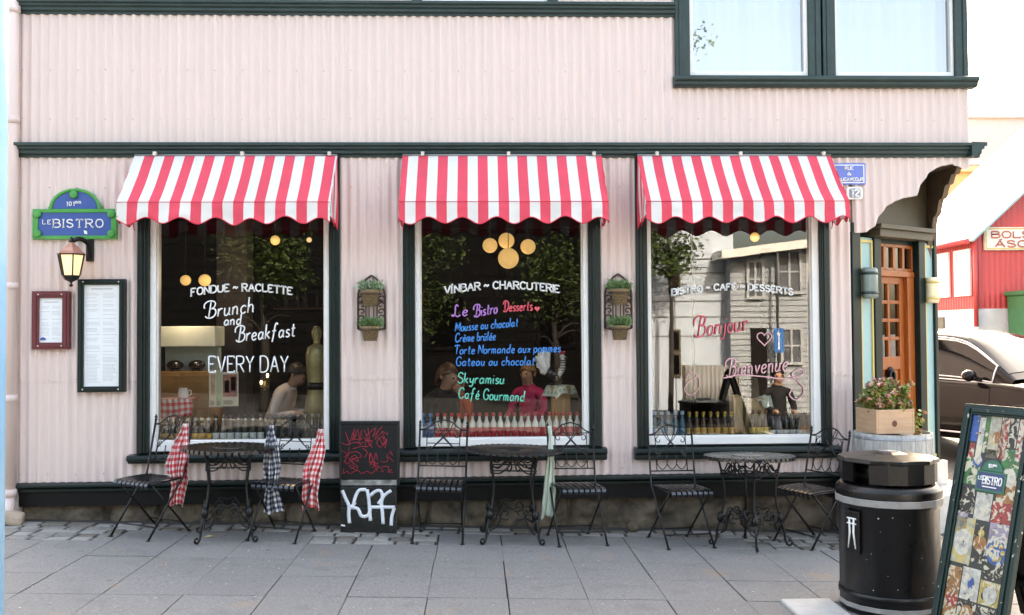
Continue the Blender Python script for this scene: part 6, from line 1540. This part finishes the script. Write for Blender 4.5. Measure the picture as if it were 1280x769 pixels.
# ------------------------------------------------------------ the other side of the street (seen mirrored in the panes)
VZ = lambda Y: 8.35 + abs(Y)
def vx(px, Y): return (px - 597)/FPX*VZ(Y)*1.0
def vzz(py, Y): return 1.65 + (414 - py)/FPX*VZ(Y)
Yd = -18.; dk = mat('tarred timber boards', (.007, .0075, .009), .8, var=.3, spec=.1, scale=6, stretch=(1, 1, 12))
t = thing('timber_house', 'tarred black timber house across the street, mirrored in the left panes', 'house', (-12, Yd, 0))
q = MB(); q.box(0, 16, -8, 0, -.6, 8); 
for k in range(28): q.box(0, 16, 0, .02, -.4 + .3*k, -.4 + .3*k + .27)
q.build('wall', dk, t); MB().box(-.3, 16.3, -8.3, .4, 8, 8.3).build('roof', M['roofdark'], t)
for k in range(5):
    f = MB(); x = 1.6 + 3*k; frame_ring(f, x, x + 1.1, 1.2, 2.7, x + .1, x + 1., 1.3, 2.6, .02, .08); wo = f.build('window', dk, t); MB().box(x + .1, x + 1., .0215, .04, 1.3, 2.6).build('pane', cglass, wo)
Yw = -15.; wr_ = mat('white render', (.50, .58, .69), .7, var=.04)
x0, x1 = vx(806, Yw), vx(921, Yw); t = thing('white_building', 'white rendered building with panel joints across the street', 'building', (x0, Yw, 0))
q = MB(); q.box(0, x1 - x0, -9, 0, -.6, 6.9); q.build('wall', wr_, t); MB().box(-.1, x1 - x0 + .1, -9.1, .1, 6.9, 7.1).build('roof', M['roofdark'], t)
q = MB()
for py in (322, 340, 375, 395, 420): q.box(0, x1 - x0, 0, .012, vzz(py, Yw) - .015, vzz(py, Yw) + .015)
q.box(vx(845, Yw) - x0, vx(845, Yw) - x0 + .03, 0, .012, -.3, vzz(322, Yw)); q.build('panel_joint', mat('joint grey', (.2, .2, .2), .8), t)
for py in (345, 420, 450): 
    f = MB(); x = vx(838, Yw) - x0; z = vzz(py + 20, Yw); frame_ring(f, x, x + .28, z, z + .55, x + .05, x + .23, z + .05, z + .5, .0, .05); wo = f.build('window', M['brown'], t); MB().box(x + .05, x + .23, 0, .02, z + .05, z + .5).build('pane', cglass, wo)
Yh = -14.5; x0, x1 = vx(916, Yh), vx(1075, Yh); clap = mat('grey clapboard', (.29, .325, .37), .6, var=.1)
t = thing('clapboard_house', 'grey clapboard house with white eaves and sash windows across the street', 'house', (x0, Yh, 0)); ze = vzz(318, Yh)
q = MB(); q.box(0, x1 - x0, -7, 0, -.6, ze)
k = 0; z = -.3
while z < ze - .1:
    q.hexa([(0, 0, z), (x1-x0, 0, z), (x1-x0, .001, z), (0, .001, z), (0, 0, z + .13), (x1-x0, 0, z + .13), (x1-x0, .001, z + .13), (0, .001, z + .13)]); q.add([(0, .03, z), (x1-x0, .03, z), (x1-x0, .004, z + .13), (0, .004, z + .13), (0, .0, z), (x1-x0, 0, z)], [(3, 2, 1, 0), (0, 1, 5, 4)]); z += .135
q.build('wall', clap, t)
q = MB(); q.hexa([(-.3, .45, ze - .1), (x1-x0 + .3, .45, ze + .35), (x1-x0 + .3, -7.3, ze + .35), (-.3, -7.3, ze - .1), (-.3, .45, ze + .1), (x1-x0 + .3, .45, ze + .55), (x1-x0 + .3, -7.3, ze + .55), (-.3, -7.3, ze + .1)]); q.build('roof', M['white'], t)
sfr = mat('grey white window frame', (.40, .43, .47), .5); spn = mat('grey reflecting pane', (.12, .13, .15), .15, var=.5, scale=2)  # the pane's grey stands in for light reflected by the glass
for (pa, pb, ya, yb_) in ((938, 958, 325, 372), (976, 1006, 312, 366), (980, 1006, 410, 455)):
    a, b, c, d = vx(pa, Yh) - x0, vx(pb, Yh) - x0, vzz(yb_, Yh), vzz(ya, Yh); f = MB(); frame_ring(f, a - .03, b + .03, c - .03, d + .03, a + .04, b - .04, c + .04, d - .04, .03, .09); f.box((a+b)/2 - .025, (a+b)/2 + .025, .03, .08, c, d); f.box(a, b, .03, .075, (c+d)/2 - .02, (c+d)/2 + .02); wo = f.build('window', sfr, t); MB().box(a + .05, b - .05, .031, .05, c, d).build('pane', spn, wo)
a, b = vx(942, Yh) - x0, vx(961, Yh) - x0; MB().box(a, b, .03, .08, -.3, vzz(410, Yh)).build('door', M['dark'], t)
Yf = -13.2; x0 = vx(858, Yf); t = thing('iron_fence', 'grey corrugated iron fence across the street', 'fence', (x0, Yf, -.3)); L_ = vx(925, Yf) - x0
MB().grid(120, 1, lambda u, v: (L_*u, .02*cos(2*pi*u*L_/.1), (vzz(456, Yf) + .3)*v)).build('sheeting', mat('grey sheet iron', (.28, .28, .28), .5, metal=.3, var=.15), t, solid=.004)
for x in (0, L_/2, L_): MB().box(x - .05, x + .05, -.12, -.03, -.2, vzz(456, Yf) + .3).build('post', M['brown'], t)
# street lamp with a one way sign
Yl = -14.15; x = vx(977, Yl); t = thing('street_lamp', 'slim grey street lamp across the street with a blue one way sign', 'street lamp', (x, Yl, -.3)); H_ = vzz(311, Yl) + .3
MB().tube([(0, 0, 0), (0, 0, H_), (-.02, 0, H_ + .02)], .035, 8).build('post', M['steel'], t)
q = MB(); q.hexa([(-.42, -.12, H_), (.06, -.1, H_), (.06, .1, H_), (-.42, .12, H_), (-.38, -.08, H_ + .1), (.04, -.06, H_ + .1), (.04, .06, H_ + .1), (-.38, .08, H_ + .1)]); q.build('lamp_head', mat('pale lamp head', (.6, .62, .64), .4), t, bev=.02)
zs = vzz(441, Yl) + .3; zt_ = vzz(410, Yl) + .3; s = MB(); s.box(-.12, .12, .04, .06, zs, zt_); sg = s.build('sign_plate', mat('one way blue', (.02, .16, .50), .4), t, bev=.01)
q = MB(); q.box(-.016, .016, .061, .066, zs + .06, zt_ - .14); q.add([(-.05, .064, zt_ - .15), (.05, .064, zt_ - .15), (0, .064, zt_ - .06)], [(0, 1, 2)]); q.build('arrow', M['white'], sg)
# trees
def tree(label, x, y, h, cz, rx, rz_, n, seed, ls=.11, lean=0., tw=1., low=()):
    global RN
    RN = random.Random(seed); g = gz(x, y) - .13
    t = thing('street_tree', label, 'tree', (x, y, g), group=None)
    tr = MB(); top = Vector((lean, 0, h*.8)); tr.tube(crom([(0, 0, -.1), (.05, .03, h*.25), (lean*.5 - .04, -.03, h*.5), tuple(top)], 6), [(.12 - .1*k/18)*tw for k in range(19)], 9)
    tips = []
    for k in range(16):
        a = RN.uniform(0, 2*pi); z = h*RN.uniform(.28, .75); L_ = rx*RN.uniform(.6, 1.0); b = Vector((lean*z/h, 0, z)); e = b + Vector((cos(a)*L_, sin(a)*L_, L_*RN.uniform(.1, .7)))
        P = crom([tuple(b), tuple(b.lerp(e, .5) + Vector((0, 0, .12))), tuple(e)], 5); tr.tube(P, [.04 - .033*j/10 for j in range(11)], 6); tips += P[4:]
    tr.build('trunk', mat('grey bark', (.035, .032, .03), .9, bump=.6, bscale=25), t)
    lv = MB(); cl_ = [Vector(RN.choice(tips)) + Vector((RN.gauss(0, .25), RN.gauss(0, .25), RN.gauss(0, .25))) for _ in range(60)] + [Vector((lean + rx*.8*RN.uniform(-1, 1), rx*.8*RN.uniform(-1, 1), cz + rz_*RN.uniform(-1, 1))) for _ in range(50)]
    cl_ = [c for c in cl_ if ((c.x - lean)/rx)**2 + (c.y/rx)**2 + ((c.z - cz)/rz_)**2 < 1.15]
    cl_ += [Vector(c) for c in low for _ in range(7)]
    for k in range(n):
        c = RN.choice(cl_); p = c + Vector((RN.gauss(0, .2), RN.gauss(0, .2), RN.gauss(0, .17)))
        lv.leaf(p, (RN.uniform(-1, 1), RN.uniform(-1, 1), RN.uniform(-1, .6)), RN.uniform(.6, 1.3)*ls, RN.choice((0, 0, 1, 2)), .55)
    lv.build('crown', TL_, t)
TL_ = [mat('tree leaf', (.04, .075, .016), .5, var=.4, scale=3), mat('light tree leaf', (.085, .12, .026), .5, var=.3, scale=3), mat('dark tree leaf', (.025, .05, .014), .5, var=.3)]
tree('broad green tree across the street, mirrored in the middle window', -1.6, -12.4, 5.0, 3.3, 1.25, 1.5, 5200, 5)
tree('green tree across the street, mirrored in the left window', -4.6, -12.6, 4.9, 3.5, .9, 1.0, 3200, 6)
tree('small round tree across the street, mirrored at the right of the middle window', 1.7, -12.8, 4.2, 3.0, .7, .8, 2000, 8)
tree('slender tall tree in front of the white building across the street', 4.5, -14.2, 10.4, 7.6, 1.05, 3.0, 5200, 7, tw=.55, low=((-.35, .1, 4.0), (-.2, .1, 3.6), (.3, .1, 3.9), (-.5, .1, 4.3), (.1, .2, 3.5)))

hp_ = Vector((vx(976, -6.), -6.)); sv_ = .98; hz_ = vzz(470, -6.)
person('person in a black sweater seated on the street bench, mirrored in the right window', (hp_.x, -6., hz_ - 1.19*sv_), pi, mat('black sweater', (.012, .012, .014), .9), dj, hd, 0., s=sv_)
st = thing('street_bench', 'plain wooden street bench under the person in the black sweater', 'bench', (hp_.x, -6., gz(hp_.x, -6.)))
top = hz_ - 1.19*sv_ + .395*sv_ - gz(hp_.x, -6.)
q = MB()
for k in range(4): q.box(-.7, .7, -.2 + .1*k, -.11 + .1*k, top - .035, top)
q.build('seat', M['floorwood'], st)
for x in (-.6, .6): MB().box(x - .03, x + .03, -.17, .17, 0, max(.05, top - .036)).build('leg', M['black'], st)
# warm lamps where the globes hang lit
for nm, px, py, Y, e in (('globe_light', 225, 385, 1.0, 1.0), ('globe_light', 350, 345, 1.6, 1.8), ('globe_light', 620, 372, 1.7, .8), ('globe_light', 943, 335, 1.4, 2.5)):
    ld = bpy.data.lights.new(nm, 'POINT'); ld.energy = e; ld.color = (1, .82, .60); ld.shadow_soft_size = .08
    lo = bpy.data.objects.new(nm, ld); COL.objects.link(lo); lo.location = at(px, py, Y)

# ------------------------------------------------------------ light
w = bpy.data.worlds.new('World'); sc.world = w; w.use_nodes = True
N = w.node_tree.nodes; L = w.node_tree.links
sky = N.new('ShaderNodeTexSky'); sky.sky_type = 'NISHITA'; sky.sun_disc = False
AZ, EL = rad(13), rad(40)
sky.sun_elevation = EL; sky.sun_rotation = AZ; sky.air_density = 1.0; sky.dust_density = 6.0; sky.ozone_density = 1.0
bg = N['Background']; bg.inputs['Strength'].default_value = .15; L.new(sky.outputs[0], bg.inputs['Color'])
sd = bpy.data.lights.new('sun', 'SUN'); so = bpy.data.objects.new('sun', sd); COL.objects.link(so)
sd.energy = 4.0; sd.angle = rad(.5); sd.color = (1, .985, .965)
so.rotation_euler = Vector((-sin(AZ)*cos(EL), -cos(AZ)*cos(EL), -sin(EL))).to_track_quat('-Z', 'Y').to_euler()
vs = sc.view_settings
vs.view_transform = 'Standard'; vs.look = 'None'; vs.gamma = 1; vs.use_curve_mapping = False
vs.exposure = 3.12
vs.use_white_balance = True; vs.white_balance_temperature = 8450; vs.white_balance_tint = 9
sc.cycles.max_bounces = 8; sc.cycles.transparent_max_bounces = 12; sc.cycles.caustics_reflective = False; sc.cycles.caustics_refractive = False
sc.cycles.sample_clamp_indirect = 6
try: sc.cycles.use_denoising = True
except Exception: pass
